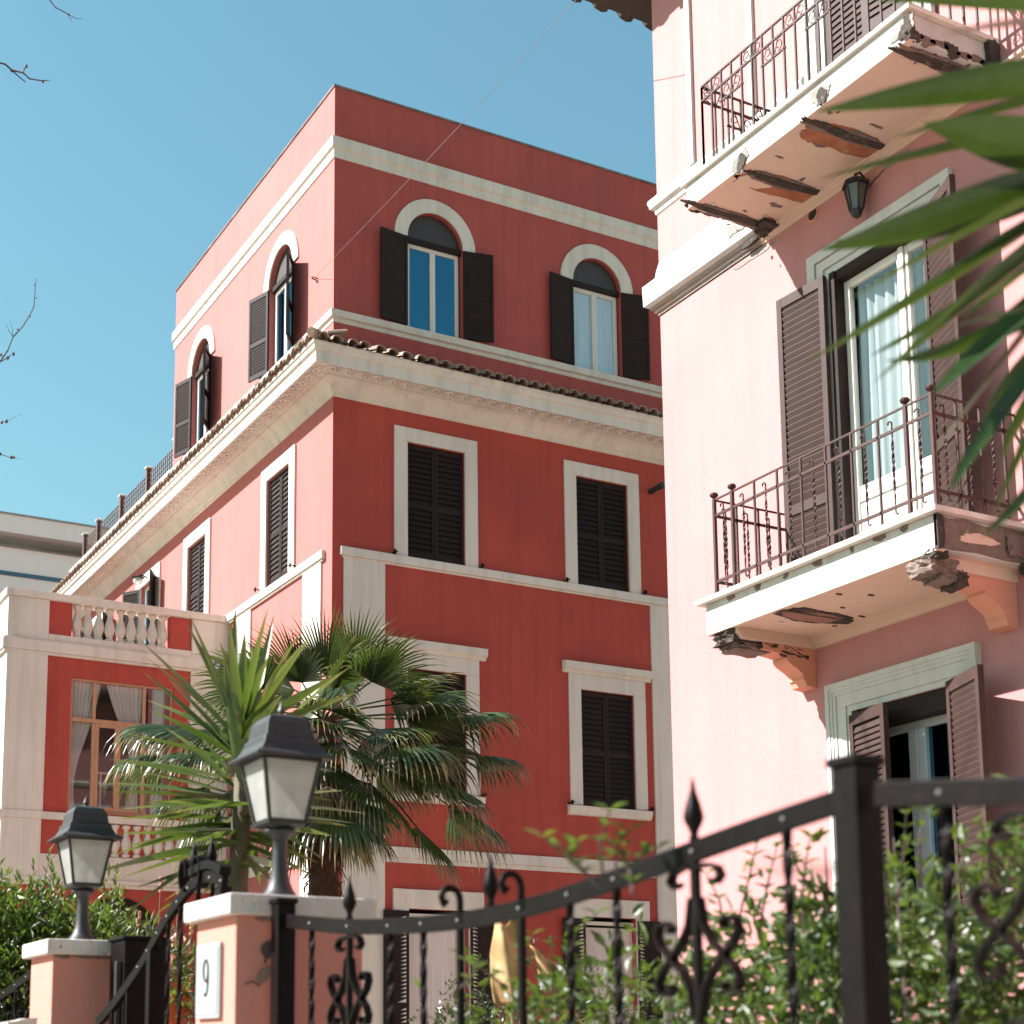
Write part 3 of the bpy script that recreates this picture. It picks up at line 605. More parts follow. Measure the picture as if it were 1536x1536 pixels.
for a, b_ in gnd_r:                                          # tall ground-floor openings, splayed heads
    mb = MB(RF)
    mb.box(a-0.27, a, 0.0, 0.05, 1.2, 3.87, TRIM); mb.box(b_, b_+0.27, 0.0, 0.05, 1.2, 3.87, TRIM)
    mb.prism([(a-0.27,3.87),(b_+0.27,3.87),(b_+0.27,4.18),(a-0.27,4.18)], 0.0, 0.05, TRIM)
    mb.add([(a,0.05,3.87),(b_,0.05,3.87),(b_+0.13,0.075,4.17),(a-0.13,0.075,4.17),(a-0.13,0.05,4.17),(b_+0.13,0.05,4.17)], [(0,1,2,3),(3,2,5,4),(0,3,4),(1,5,2)], TRIM)
    o = mb.build("window", red)
    bk = MB(RF); bk.box(a, b_, -0.14, -0.12, 1.2, 3.70, CURT2); bk.box(a, b_, -0.15, -0.06, 3.74, 3.80, WHITE); bk.build("blind", o)
    put_shutter(RF, a, 1.25, 0.46, 2.58, 1, 174, o, n=0.055, pitch=0.06); put_shutter(RF, b_, 1.25, 0.46, 2.58, -1, 174, o, n=0.055, pitch=0.06)

# ------------------------------------------------------------------ the two-storey wing with balustrades
WX0, WX1 = 5.96, U0
b = MB(AF)
wall_sheet(b, WX0, WX1, -0.1, 8.53, [(7.12, 9.02, 5.77, 8.19), (7.3, 8.9, 0.3, 4.33, True)], RED, 0.14)
b.fr = None
b.face([(WX0,VA,-0.1),(WX0,31.5,-0.1),(WX0,31.5,8.53),(WX0,VA,8.53)], TRIM)
b.face([(WX0,31.5,-0.1),(U0,31.5,-0.1),(U0,31.5,8.53),(WX0,31.5,8.53)], RED)
b.face([(WX0,VA,8.80),(U0,VA,8.80),(U0,31.5,8.80),(WX0,31.5,8.80)], TRIM)
b.face([(WX0+0.1,VA+1.6,-0.1),(U0-0.1,VA+1.6,-0.1),(U0-0.1,VA+1.6,8.5),(WX0+0.1,VA+1.6,8.5)], ROOM)
b.build("wing_wall", red, normals=False)
b = MB(AF)
b.box(WX0, 6.68, 0.0, 0.05, 5.74, 8.53, TRIM); b.box(9.33, U0, 0.0, 0.05, 5.74, 8.53, TRIM)
b.box(WX0, 6.66, 0.0, 0.05, 4.60, 5.61, TRIM); b.box(9.35, U0, 0.0, 0.05, 4.60, 5.61, TRIM)
b.box(6.66, 9.35, 0.0, 0.045, 4.60, 5.01, TRIM)
build_split(b, "wing_pier", red, bevel=0.006)
b = MB(None)
def band(z0, z1, n, mat=TRIM):
    b.prism([(WX0-n, VA-n), (U0, VA-n), (U0, VA), (WX0, VA), (WX0, 31.5), (WX0-n, 31.5)], z0, z1, mat, axes=(0, 1, 2))
band(8.53, 8.58, 0.055); band(8.58, 8.77, 0.085); band(8.77, 8.80, 0.055); band(5.61, 5.74, 0.075); band(4.53, 4.60, 0.075); band(4.46, 4.53, 0.05)
build_split(b, "wing_band", red, bevel=0.008)
# parapet with balusters
b = MB(None)
b.box(WX0, 6.69, VA-0.012, VA+0.26, 8.80, 9.54, TRIM); b.box(9.35, U0, VA-0.012, VA+0.26, 8.80, 9.54, TRIM)
b.box(6.69, 9.35, VA-0.005, VA+0.255, 8.80, 8.93, TRIM)
b.box(6.69, 7.11, VA+0.03, VA+0.2, 8.93, 9.54, RED); b.box(8.93, 9.35, VA+0.03, VA+0.2, 8.93, 9.54, RED)
b.box(WX0, WX0+0.26, VA+0.26, 31.5, 8.80, 9.54, TRIM)
b.box(WX0-0.045, U0, VA-0.06, VA+0.30, 9.54, 9.67, TRIM); b.box(WX0-0.045, WX0+0.3, VA+0.30, 31.55, 9.54, 9.67, TRIM)
par = b.build("parapet", red, bevel=0.01)
def baluster_mesh(h):
    b = MB(); p = [(0.075,0),(0.075,0.05),(0.04,0.075),(0.052,0.10),(0.088,0.19),(0.098,0.25),(0.082,0.33),(0.05,0.43),(0.038,0.49),(0.05,0.52),(0.05,0.54),(0.078,0.56),(0.078,0.61)]
    b.lathe([(r, z/0.61*h) for r, z in p], (0,0,0), TRIM, 14); o = b.build("baluster", None, smooth=True); me = o.data; bpy.data.objects.remove(o); return me
bm1, bm2 = baluster_mesh(0.61), baluster_mesh(0.57)
for i in range(9):
    o = bpy.data.objects.new("baluster", bm1); COL.objects.link(o); o.location = (7.135 + 0.2*i + 0.085, VA+0.115, 8.93); adopt(o, par)
b = MB(None); b.box(7.1, 9.35, VA+0.02, VA+0.04, 5.01, 5.61, TRIM); b.box(6.66, 7.1, VA-0.03, VA-0.01, 5.01, 5.61, RED)
apron = b.build("apron", red)
for i in range(11):
    o = bpy.data.objects.new("baluster", bm2); COL.objects.link(o); o.location = (7.19 + 0.2*i, VA-0.0, 5.02); adopt(o, apron)
# big wooden window of the wing
b = MB(AF); w = 0.045
b.box(7.12, 7.12+w, -0.10, -0.04, 5.77, 8.19, WOODF); b.box(9.02-w, 9.02, -0.10, -0.04, 5.77, 8.19, WOODF)
b.box(7.12+w, 9.02-w, -0.10, -0.04, 8.19-w, 8.19, WOODF); b.box(7.12+w, 9.02-w, -0.10, -0.04, 5.77, 5.83, WOODF)
b.box(7.12+w, 9.02-w, -0.10, -0.035, 7.41, 7.48, WOODF)
for s_ in (7.53, 8.45): b.box(s_, s_+0.06, -0.10, -0.035, 7.48, 8.145, WOODF); b.box(s_, s_+0.07, -0.10, -0.035, 5.83, 7.41, WOODF)
b.box(7.60, 7.66, -0.085, -0.03, 5.83, 7.41, WOODF); b.box(7.95, 8.06, -0.085, -0.03, 5.83, 7.41, WOODF); b.box(7.66, 7.95, -0.085, -0.03, 7.34, 7.41, WOODF); b.box(8.06, 8.40, -0.085, -0.03, 7.34, 7.41, WOODF)
b.box(7.66, 7.95, -0.085, -0.03, 5.83, 5.9, WOODF); b.box(8.06, 8.40, -0.085, -0.03, 5.83, 5.9, WOODF)
ww = b.build("window", red, bevel=0.004)
g = MB(AF); g.box(7.165, 8.975, -0.072, -0.066, 5.83, 8.145, GLASS); g.build("pane", ww)
g = MB(AF)                                                   # slatted lower blind seen through the panes
for k in range(13): g.box(7.66, 8.9, -0.5, -0.485, 5.6+0.075*k, 5.63+0.075*k, DARK)
g.box(7.66, 8.9, -0.49, -0.46, 6.58, 6.61, WHITE); g.box(7.82, 7.85, -0.49, -0.46, 5.6, 6.58, WHITE); g.build("railing_inside", ww)
curtain(AF, 7.14, 7.75, 5.75, 8.15, -0.125, CURT2, "blush curtain tied to the left side of the wing window", tied=(7.17, 6.2), group="curtains in the wing window")
curtain(AF, 7.66, 8.46, 5.75, 8.15, -0.13, CURT2, "blush curtain swept aside beside the right mullion of the wing window", tied=(8.40, 6.5), group="curtains in the wing window")

# ------------------------------------------------------------------ small things on the red building
LATT = simple("brown_lattice", (0.09, 0.045, 0.035), 0.7, 0.3, 10)
tr = thing("trellis_screen", "brown wooden trellis screen on the roof terrace of the red house", "trellis", (10.2, 33.6, 13.75))
posts = [30.25, 32.15, 34.13, 36.02, 37.2]
for v in posts:
    b = MB(); b.box(10.14, 10.25, v-0.055, v+0.055, 13.756, 14.50, LATT); p = b.build("post", tr)
    b = MB(); b.lathe([(0.075,0),(0.08,0.03),(0.03,0.07)], (10.195, v, 14.503), TRAV, sq=True); b.build("post_cap", p)
for v0, v1 in zip(posts[:-1], posts[1:]):
    b = MB(); n = max(3, int((v1-v0-0.11)/0.13))
    for k in range(1, n): q = v0+0.055+(v1-v0-0.11)*k/n; b.box(10.19, 10.205, q-0.012, q+0.012, 13.79, 14.40, LATT)
    for k in range(6): b.box(10.205, 10.22, v0+0.056, v1-0.056, 13.80+0.116*k, 13.826+0.116*k, LATT)
    b.build("lattice_panel", tr)
t = thing("porch_lamp", "round white lamp on an arm above the red house's shuttered window", "lamp", RL(31.55, 0.045, 11.72))
b = MB(RL); b.tube([(31.55,0.04,11.80),(31.55,0.16,11.84),(31.55,0.24,11.80)], 0.018, IRON, 6); b.lathe([(0.05,0),(0.14,-0.03),(0.12,-0.05)], (31.55,0.24,11.80), BLACK, 12); b.build("arm", t)
b = MB(RL); b.blob((31.55,0.24,11.70), 0.11, FROST, (1,1,1), 10); b.build("globe", t, smooth=True)
b = MB(); b.tube([(16.42,V0,11.67),(16.44,V0-0.3,11.70)], 0.05, BLACK, 10); b.tube([(16.44,V0-0.24,11.69),(16.45,V0-0.34,11.705)], 0.058, BLACK, 10)
tag(b.build("pipe_outlet"), "short dark pipe stub sticking out of the upper red wall", "pipe")
b = MB(); A_ = Vector((10.02, 22.633, 14.612)); B_ = Vector((7.228, 10.591, 10.964))
for k, dz in ((0, 0.0),):
    pts = []
    for i in range(25):
        q = i/24*1.02; p = A_.lerp(B_, q); p.z -= 0.10*sin(pi*min(q,1))*0.3; pts.append(p)
    b.tube(pts, 0.0032, simple("grey_cable", (0.10,0.07,0.06), 0.7), 4)
tag(b.build("cable"), "thin cable strung across the sky to the red house corner", "cable")
t = MB(); t.tube([(U0,22.66,14.60),(U0-0.06,22.66,14.61),(U0-0.09,22.70,14.63),(U0-0.06,22.74,14.62),(U0-0.02,22.68,14.58),(U0-0.03,22.64,14.52)], 0.012, RUST, 5)
tag(t.build("wall_hook"), "rusty hook holding the cable on the sunny red wall", "hook")

# ------------------------------------------------------------------ pale building far behind
far = thing("white_building", "pale flat-roofed building with a blue stripe far behind the red house", "building", (2, 50, 0))
FW = plaster("far_white", (0.74, 0.70, 0.68), 0.05, 0.8); FB = plaster("far_beige", (0.60, 0.44, 0.33), 0.05, 0.8)
b = MB(); b.box(-14, 22, 50, 62, -0.1, 18.13, FW); b.build("wall", far)
b = MB(); b.box(-14.2, 22.2, 49.85, 62.2, 18.60, 19.2, FW); b.box(-14.25, 22.25, 49.8, 62.25, 19.2, 19.26, simple("far_coping", (0.25,0.24,0.24))); b.build("roof", far)
b = MB(); b.box(-14, 12.45, 51.2, 61.8, 18.132, 18.6, FW); b.box(12.45, 22, 51.6, 61.8, 18.132, 18.6, FB); b.build("top_storey", far)
b = MB(); b.box(-14.02, 22.02, 49.96, 50.0, 17.16, 17.30, simple("blue_stripe", (0.05, 0.13, 0.20))); b.box(-14.05, 22.05, 49.9, 50.2, 18.132, 18.16, simple("far_rail", (0.2,0.19,0.19))); b.build("stripe", far)
for i in range(6):
    for zz in (13.6, 10.2, 6.8):
        b = MB(); b.box(-9.5+5*i, -8.2+5*i, 49.97, 49.99, zz, zz+1.7, SKYG); b.build("window", far)
# ================================================================== PINK BUILDING
pink = thing("pink_building", "pale pink house with crumbling balconies and brown shutters on the right", "building", (8, 4, 0))
D0, D1 = 7.37, 8.36                                          # door / window jambs along the face
ZS = 8.157                                                   # upper balcony soffit
b = MB(PK)
wall_sheet(b, -3.0, 10.5, -0.15, 12.4, [(D0, D1, 4.97, 7.46), (D0, 8.34, 2.40, 4.05), (7.40, 8.30, 8.385, 10.9)], PINK, 0.14)
b.fr = None
b.face([(8,10.5,-0.15),(20,10.5,-0.15),(20,10.5,12.4),(8,10.5,12.4)], PINK)
b.face([(8,-3,-0.15),(20,-3,-0.15),(20,-3,12.4),(8,-3,12.4)], PINK)
b.face([(20,-3,-0.15),(20,10.5,-0.15),(20,10.5,12.4),(20,-3,12.4)], PINK)
b.face([(8.9,-2.9,0),(8.9,10.4,0),(8.9,10.4,12.3),(8.9,-2.9,12.3)], ROOM)
b.build("wall", pink, normals=False)
def psweep(name, prof, near, mat, parent):
    """profile (n,z) along the street face, mitred round the far corner"""
    b = MB(); vs = []
    for n, z in prof: vs += [(8-n, near, z), (8-n, 10.5+n, z), (20, 10.5+n, z)]
    N = len(prof); fs = []
    for i in range(N):
        j = (i+1) % N
        for k in range(2): fs.append((3*i+k, 3*i+k+1, 3*j+k+1, 3*j+k))
    fs += [tuple(3*i for i in range(N)), tuple(3*i+2 for i in range(N-1,-1,-1))]
    b.add(vs, fs, mat); return b.build(name, parent)
psweep("ledge", [(0,8.075),(0.012,8.075),(0.014,8.10),(0.035,8.105),(0.037,8.13),(0.060,8.135),(0.062,8.155),(0.105,8.175),(0.110,8.365),(0.028,8.43),(0.018,8.50),(0.0,8.575)], 9.12, PTRIM, pink)
psweep("balcony_moulding", [(0,8.075),(0.012,8.075),(0.014,8.10),(0.035,8.105),(0.037,8.13),(0.060,8.135),(0.062,8.155),(0,8.156)], -3.0, SOFF, pink)
psweep("string_course", [(0,9.03),(0.012,9.04),(0.02,9.08),(0.05,9.10),(0.055,9.13),(0.065,9.15),(0.06,9.18),(0.0,9.235)], 8.53, PTRIM, pink)
for s0, s1, z0 in ((9.935, 10.0, 9.236), (9.12, 9.19, 9.236)):
    b = MB(PK); b.box(s0, s1, 0.0, 0.03, z0, 12.4, PTRIM); b.build("wall_strip", pink)
# eaves: slab with wavy tile ends, dark from below
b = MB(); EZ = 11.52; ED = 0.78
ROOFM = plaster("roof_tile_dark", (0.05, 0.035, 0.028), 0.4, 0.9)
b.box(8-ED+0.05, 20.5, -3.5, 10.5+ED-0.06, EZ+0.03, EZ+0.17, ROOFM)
rnd = random.Random(8)
for i in range(48):                                          # street eaves
    y = -3.4 + 0.3*i
    if y < 11.1: b.tube([(8-ED + rnd.uniform(-0.02,0.02), y, EZ+0.10), (9.4, y, EZ+0.75)], 0.10, ROOFM, 8)
for i in range(40):                                          # far end eaves
    x = 8-ED+0.15 + 0.3*i; b.tube([(x, 10.5+ED + rnd.uniform(-0.02,0.02), EZ+0.10), (x, 9.1, EZ+0.75)], 0.10, ROOFM, 8)
b.add([(8-ED,-3.5,EZ+0.17),(8-ED,10.5+ED,EZ+0.17),(20.5,10.5+ED,EZ+0.17),(20.5,-3.5,EZ+0.17),(14,3.5,EZ+3)], [(0,1,4),(1,2,4),(2,3,4),(3,0,4)], ROOFM)
b.build("roof", pink)

def door_frame(name, s0, s1, z0, z1, parts, depth_mat=PTRIM, bottom=False):
    """stepped moulded surround: parts = [(width, thickness)] from inside out"""
    b = MB(PK); a, c, d, e = s0, s1, z0, z1
    for w, t in parts:
        b.box(a-w, a, 0.0, t, d, e, depth_mat); b.box(c, c+w, 0.0, t, d, e, depth_mat); b.box(a-w, c+w, 0.0, t, e, e+w, depth_mat)
        a -= w; c += w; e += w
    return b.build(name, pink)
# -- french door on the lower balcony
dw = door_frame("french_door", D0, D1, 4.97, 7.46, [(0.045, 0.022), (0.014, 0.012), (0.07, 0.032), (0.014, 0.018), (0.08, 0.042)])
b = MB(PK)
b.box(D0, D0+0.05, -0.13, 0.012, 4.97, 7.46, SHUT); b.box(D1-0.055, D1, -0.13, 0.03, 4.97, 7.46, SHUT); b.box(D0+0.05, D1-0.055, -0.13, 0.012, 7.39, 7.46, SHUT)
b.build("shutter_jamb", dw)
b = MB(PK); z0, z1 = 4.99, 7.385; m = 7.71; g0, g1 = -0.115, -0.065
for a, c in ((D0+0.05, m), (m, D1-0.055)):
    b.box(a, a+0.055, g0, g1, z0, z1, WHITE); b.box(c-0.055, c, g0, g1, z0, z1, WHITE); b.box(a+0.055, c-0.055, g0, g1, z1-0.06, z1, WHITE)
    b.box(a+0.055, c-0.055, g0, g1, z0, z0+0.09, WHITE); b.box(a+0.055, c-0.055, g0, g1, 5.62, 5.74, WHITE); b.box(a+0.055, c-0.055, g0+0.015, g1-0.015, z0+0.09, 5.62, WHITE)
b.box(m-0.025, m+0.025, g1, g1+0.02, z0, z1, WHITE)
b.build("frame", dw, bevel=0.006)
for a, c in ((D0+0.105, m-0.055), (m+0.055, D1-0.11)):
    g = MB(PK); g.box(a, c, -0.093, -0.087, 5.74, z1-0.06, GLASS); g.build("pane", dw)
put_shutter(PK, D1+0.005, 5.02, 0.49, 2.42, -1, 176, dw, SHUTP, n=0.088, pitch=0.052, mid=0.28)
put_shutter(PK, D0-0.005, 5.02, 0.49, 2.42, 1, 156, dw, SHUTP, n=0.088, pitch=0.052, mid=0.28)
curtain(PK, 7.44, 8.29, 5.2, 7.33, -0.185, CURT, "sheer pale curtain behind the glass of the balcony door", folds=9)
# -- window under the lower balcony
lw = door_frame("window", D0, 8.34, 2.40, 4.05, [(0.045, 0.022), (0.09, 0.035), (0.03, 0.045), (0.025, 0.052), (0.04, 0.06)])
b = MB(PK); b.box(D0, D0+0.05, -0.13, 0.01, 2.4, 4.05, SHUTP); b.box(8.29, 8.34, -0.13, 0.01, 2.4, 4.05, SHUTP); b.box(D0+0.05, 8.29, -0.13, -0.01, 3.90, 4.05, SHUT); b.build("shutter_jamb", lw)
casement(PK, D0+0.05, 8.29, 2.42, 3.90, -0.125, lw, simple("grey_window_paint", (0.36,0.36,0.37), 0.4, 0.05), SKYG, 0.06, 0.16)
b = MB(PK); b.prism([(0,2.22),(0.05,2.24),(0.11,2.32),(0.12,2.40),(0,2.41)], 7.1, 8.62, PTRIM, axes=(1,2,0)); b.build("sill", lw)
put_shutter(PK, 8.33, 2.43, 0.47, 1.58, -1, 14, lw, SHUTP, n=0.012, pitch=0.044, mid=0)
put_shutter(PK, D0-0.0, 2.43, 0.49, 1.62, 1, 157, lw, SHUTP, n=0.10, pitch=0.044, mid=0)
# -- upper balcony door
uw = door_frame("french_door", 7.40, 8.30, 8.385, 10.9, [(0.06, 0.025), (0.02, 0.012), (0.07, 0.04), (0.05, 0.055)])
put_shutter(PK, 8.29, 8.41, 0.44, 2.46, -1, 0, uw, SHUTP, n=-0.03, pitch=0.055, mid=0.3); put_shutter(PK, 7.41, 8.41, 0.44, 2.46, 1, 10, uw, SHUTP, n=-0.03, pitch=0.055, mid=0.3)

# ------------------------------------------------------------------ balconies
def patch(poly, z, t, mat, mb, axes=(0, 1, 2)):
    mb.prism(poly, z-t, z+0.004, mat, axes=axes)
def rough_box(mb, c, size, mat, seed, sub=5):
    """crumbled lump: a jittered box"""
    bm = bmesh.new(); bmesh.ops.create_cube(bm, size=1.0); bmesh.ops.subdivide_edges(bm, edges=bm.edges, cuts=sub, use_grid_fill=True)
    r = random.Random(seed)
    for v in bm.verts:
        v.co = Vector((c[0]+v.co.x*size[0]*(1+r.uniform(-.16,.16)), c[1]+v.co.y*size[1]*(1+r.uniform(-.16,.16)), c[2]+v.co.z*size[2]*(1+r.uniform(-.2,.2))))
    bm.verts.index_update()
    mb.add([tuple(v.co) for v in bm.verts], [tuple(v.index for v in f.verts) for f in bm.faces], mat); bm.free()
def slab(name, v0, v1, z0, z1, over, fascia):
    b = MB()
    b.box(7.2, 8.0, v0, v1, z0, z1-0.035, fascia)                        # body
    b.box(7.2-0.002, 7.2+0.06, v0-0.002, v1+0.002, z0-0.012, z0, SOFF)   # drip lip
    b.box(7.26, 8.0, v0+0.06, v1-0.06, z0-0.004, z0, SOFF)
    return b
# lower balcony
lb = slab("balcony", 6.72, 8.99, 4.685, 4.945, 0.05, PTRIM)
lb.box(7.14, 8.0, 6.665, 9.05, 4.912, 4.948, MARBLE)
bal = lb.build("balcony", pink, bevel=0.006)
b = MB()
for q in (6.98, 7.2, 7.45, 7.78, 8.1, 8.4, 8.7):             # rust marks under the slab edge
    b.prism(ragged(q, 4.895, 0.035+0.02*sin(q*9), 0.022, 14, 0.5, int(q*10)), 7.194, 7.202, RUBBLE, axes=(1, 2, 0))
b.prism(ragged(7.55, 8.22, 0.32, 0.145, 30, 0.30, 4, 0.0), 4.672, 4.683, DARKR, axes=(0,1,2))
b.prism(ragged(7.54, 8.225, 0.25, 0.095, 28, 0.28, 5, 0.0), 4.667, 4.679, plaster("bare_clay", (0.26,0.13,0.10), 0.3, 0.95, None, bs=0.8), axes=(0,1,2))
rl = random.Random(6)
for q in range(16): b.prism(ragged(rl.uniform(7.25,7.9), rl.choice((8.22, 8.22, 7.1, 7.6)) + rl.gauss(0, .13), rl.uniform(.008,.035), rl.uniform(.006,.016), 12, 0.5, 600+q), 4.6765-0.0002*q, 4.683, rl.choice((RUBBLE, DARKR, PTRIM)), axes=(0,1,2))
rough_box(b, (7.55, 8.17, 4.676), (0.5, 0.03, 0.02), DARKR, 610)
# broken near end: rubble face, chunk at the corner
b.prism([(7.19,4.70),(7.32,4.69),(7.55,4.705),(7.8,4.69),(8.0,4.7),(8.0,4.90),(7.8,4.91),(7.62,4.885),(7.45,4.905),(7.3,4.89),(7.19,4.905)], 6.708, 6.725, RUBBLE, axes=(0,2,1))
b.prism(ragged(7.55,4.79,0.16,0.035,22,0.4,31), 6.703, 6.71, SOFF, axes=(0,2,1))
b.prism([(7.19,4.68),(7.24,4.69),(7.255,4.78),(7.245,4.90),(7.19,4.905)], 6.70, 6.73, DARKR, axes=(0,2,1))
for k, (cx, cy, cz, sx, sy, sz, m) in enumerate(((7.30,6.86,4.60,.22,.20,.10,RUBBLE),(7.36,6.84,4.545,.18,.17,.07,RUBBLE),(7.44,6.82,4.53,.09,.16,.09,DARKR),(7.25,6.79,4.665,.10,.12,.06,DARKR),(7.90,6.705,4.80,.2,.03,.14,RUBBLE),(7.97,6.71,4.66,.08,.05,.07,DARKR))):
    rough_box(b, (cx,cy,cz), (sx,sy,sz), m, 40+k)
for k, (cx, cy, cz, sx, sy, sz, m) in enumerate(((7.36,8.83,4.625,.28,.20,.10,DARKR),(7.42,8.83,4.56,.30,.19,.06,RUBBLE),(7.62,8.80,4.58,.30,.17,.06,DARKR),(7.80,8.72,4.55,.26,.02,.07,DARKR),(7.30,8.86,4.66,.14,.17,.05,DARKR))):
    rough_box(b, (cx,cy,cz), (sx,sy,sz), m, 60+k)
build_split(b, "plaster_patch", bal)
def corbel(v0, v1, cut):
    c = MB(); P = [(0,4.30),(0.10,4.31),(0.115,4.35)]
    for k in range(9): t = k/8; P.append((0.13+0.15*t + 0.05*sin(2*pi*t)*-0.6, 4.36+0.16*t))
    P += [(0.34,4.53),(0.52,4.545),(0.70 if not cut else 0.5,4.56),(0.72 if not cut else 0.52,4.62),(0.72 if not cut else 0.52,4.684),(0,4.684)]
    c.prism([(8-n, z) for n, z in P], v0, v1, CORB, axes=(0, 2, 1))
    e = 0.02
    c.prism([(8.0,4.600),(7.29,4.600),(7.27,4.63),(7.25,4.64),(7.24,4.683),(8.0,4.683)], v0-e, v1+e, SOFF, axes=(0, 2, 1))
    return c.build("corbel", bal, bevel=0.004)
corbel(6.82, 6.98, False); corbel(8.71, 8.87, True)
b = MB(PK); b.prism([(0,4.60),(0.02,4.605),(0.025,4.635),(0.05,4.64),(0.055,4.684),(0,4.684)], 7.001, 8.689, SOFF, axes=(1,2,0)); b.build("soffit_moulding", bal)
def ball(mb, x, y, z): mb.lathe([(0.012,0),(0.014,0.012),(0.03,0.022),(0.034,0.035),(0.026,0.048),(0.006,0.054)], (x,y,z), RUST, 10)
def bar(mb, x, y, z0, z1, r=0.007, tw=False):
    if tw:
        n = 26; mb.tube([(x, y, z0+(z1-z0)*k/n) for k in range(n+1)], [0.8 if (k < 6 or k > 20) else 1.15 for k in range(n+1)], RUST, flat=(0.016, 0.009), twist=0.75, ref=(1,0,0))
    else: mb.box(x-r, x+r, y-r, y+r, z0, z1, RUST)
def hook_bar(mb, x, y, z0, z1, dirv):
    dx, dy = dirv
    bar(mb, x, y, z0+0.03, z1-0.02, tw=True)
    mb.tube([(x,y,z1-0.02),(x,y,z1),(x+dx*0.012,y+dy*0.012,z1+0.012),(x+dx*0.03,y+dy*0.03,z1+0.008),(x+dx*0.034,y+dy*0.034,z1-0.008)], 0.0065, RUST, 5)
    mb.tube([(x,y,z0+0.03),(x,y,z0),(x-dx*0.012,y-dy*0.012,z0-0.014),(x-dx*0.028,y-dy*0.028,z0-0.006)], 0.0065, RUST, 5)
# lower railing
XR = 7.26; vn, vf = 6.76, 8.93; zt, z2, z3, zf = 5.73, 5.61, 5.095, 4.949
r = MB()
for (x0, y0, x1, y1) in ((XR, vn, XR, vf), (XR, vn, 8.0, vn), (XR, vf, 8.0, vf)):
    dx, dy = (1, 0) if x0 != x1 else (0, 1)
    for z, h in ((zt, 0.012), (z2, 0.02), (z3, 0.022)):
        r.box(min(x0,x1)-0.007*dy, max(x0,x1)+0.007*dy, min(y0,y1)-0.007*dx, max(y0,y1)+0.007*dx, z-h, z, RUST)
for (x, y) in ((XR, vn), (XR, vf)): r.box(x-0.012, x+0.012, y-0.012, y+0.012, zf, zt+0.001, RUST); ball(r, x, y, zt+0.001)
for y in (6.98, 8.72): r.box(XR-0.012, XR+0.012, y-0.012, y+0.012, zf, zt+0.001, RUST); ball(r, XR, y, zt+0.001)
n = 7
for k in range(1, n*2):
    y = 6.98 + (8.72-6.98)*k/(n*2)
    if k % 2: hook_bar(r, XR, y, z3-0.05, z2+0.05, (0, 1))
    else: bar(r, XR, y, zf, zt-0.012)
hook_bar(r, XR, 6.87, z3-0.05, z2+0.05, (0, 1)); hook_bar(r, XR, 8.825, z3-0.05, z2+0.05, (0, 1))
for yy in (vn, vf):
    for k in range(1, 7):
        x = XR + (8.0-XR)*k/7
        if k % 2: hook_bar(r, x, yy, z3-0.05, z2+0.05, (-1, 0))
        else: bar(r, x, yy, zf, zt-0.012)
r.build("railing", bal)
# upper balcony
v0, v1 = 6.70, 9.09
b = slab("balcony", v0+0.02, v1-0.02, ZS, 8.378, 0.03, PTRIM); b.box(7.17, 8.0, v0-0.02, v1+0.02, 8.345, 8.38, MARBLE); ub = b.build("balcony", pink, bevel=0.006)
b = MB(); rr = random.Random(2)
for k, (vc, a0, a1) in enumerate(((8.98, 7.2, 7.98), (8.42, 7.27, 7.97), (7.72, 7.24, 7.97), (6.82, 7.2, 7.98))):   # rusted beam lines
    if k in (1, 2):
        b.prism(ragged(7.62, vc+0.07, 0.34, 0.13, 34, 0.25, 70+k), ZS-0.012, ZS-0.003, BRICK, axes=(0,1,2))
        b.prism(ragged(7.40, vc+0.10, 0.13, 0.09, 24, 0.35, 75+k), ZS-0.014, ZS-0.003, BRICK if k == 2 else SOFF, axes=(0,1,2))
    b.prism(ragged((a0+a1)/2, vc+0.005, (a1-a0)/2, 0.062, 44, 0.40, 180+k), ZS-0.016, ZS-0.003, RUBBLE, axes=(0,1,2))
    b.prism(ragged((a0+a1)/2, vc, (a1-a0)/2*0.97, 0.040, 44, 0.45, 80+k), ZS-0.021, ZS-0.003, DARKR, axes=(0,1,2))
    for q in range(10): b.prism(ragged(rr.uniform(a0, a1), vc + rr.gauss(0, .07), rr.uniform(.008,.03), rr.uniform(.006,.018), 12, 0.5, 200+20*k+q), ZS-0.0085-0.0002*q, ZS-0.003, rr.choice((RUBBLE, BRICK, DARKR, PTRIM)), axes=(0,1,2))
    rough_box(b, ((a0+a1)/2+0.05, vc, ZS-0.012), ((a1-a0)*0.8, 0.035, 0.022), DARKR, 500+k)
    if k in (0, 3):
        s_ = 1 if k == 0 else -1
        for q in range(7): b.prism(ragged(a0 + (a1-a0)*(q+.5)/7, ZS + (0.012 if k == 0 else 0.03) + rr.uniform(-.006,.02), 0.075, 0.022 + rr.uniform(0, .03)*(1 if k else .4), 24, 0.4, 300+10*k+q), vc+s_*0.075 if s_ > 0 else vc-0.1015, vc+s_*0.092 if s_ > 0 else vc-0.085, RUBBLE if q % 3 else DARKR, axes=(0,2,1))
for q, h in ((6.76, 0.09), (7.55, 0.08), (8.42, 0.04)):
    b.prism(ragged(q, ZS+h, 0.09, 0.075, 26, 0.45, int(q*9)), 7.192, 7.203, GREYP, axes=(1,2,0)); b.prism(ragged(q-0.02, ZS+h*0.7, 0.05, 0.06, 20, 0.5, int(q*7)), 7.186, 7.200, DARKR, axes=(1,2,0))
for k in range(9): b.prism(ragged(rr.uniform(7.3,7.9), rr.uniform(7.0,8.9), rr.uniform(.015,.06), rr.uniform(.01,.03), 14, 0.5, 90+k), ZS-0.0075, ZS-0.003, RUBBLE, axes=(0,1,2))
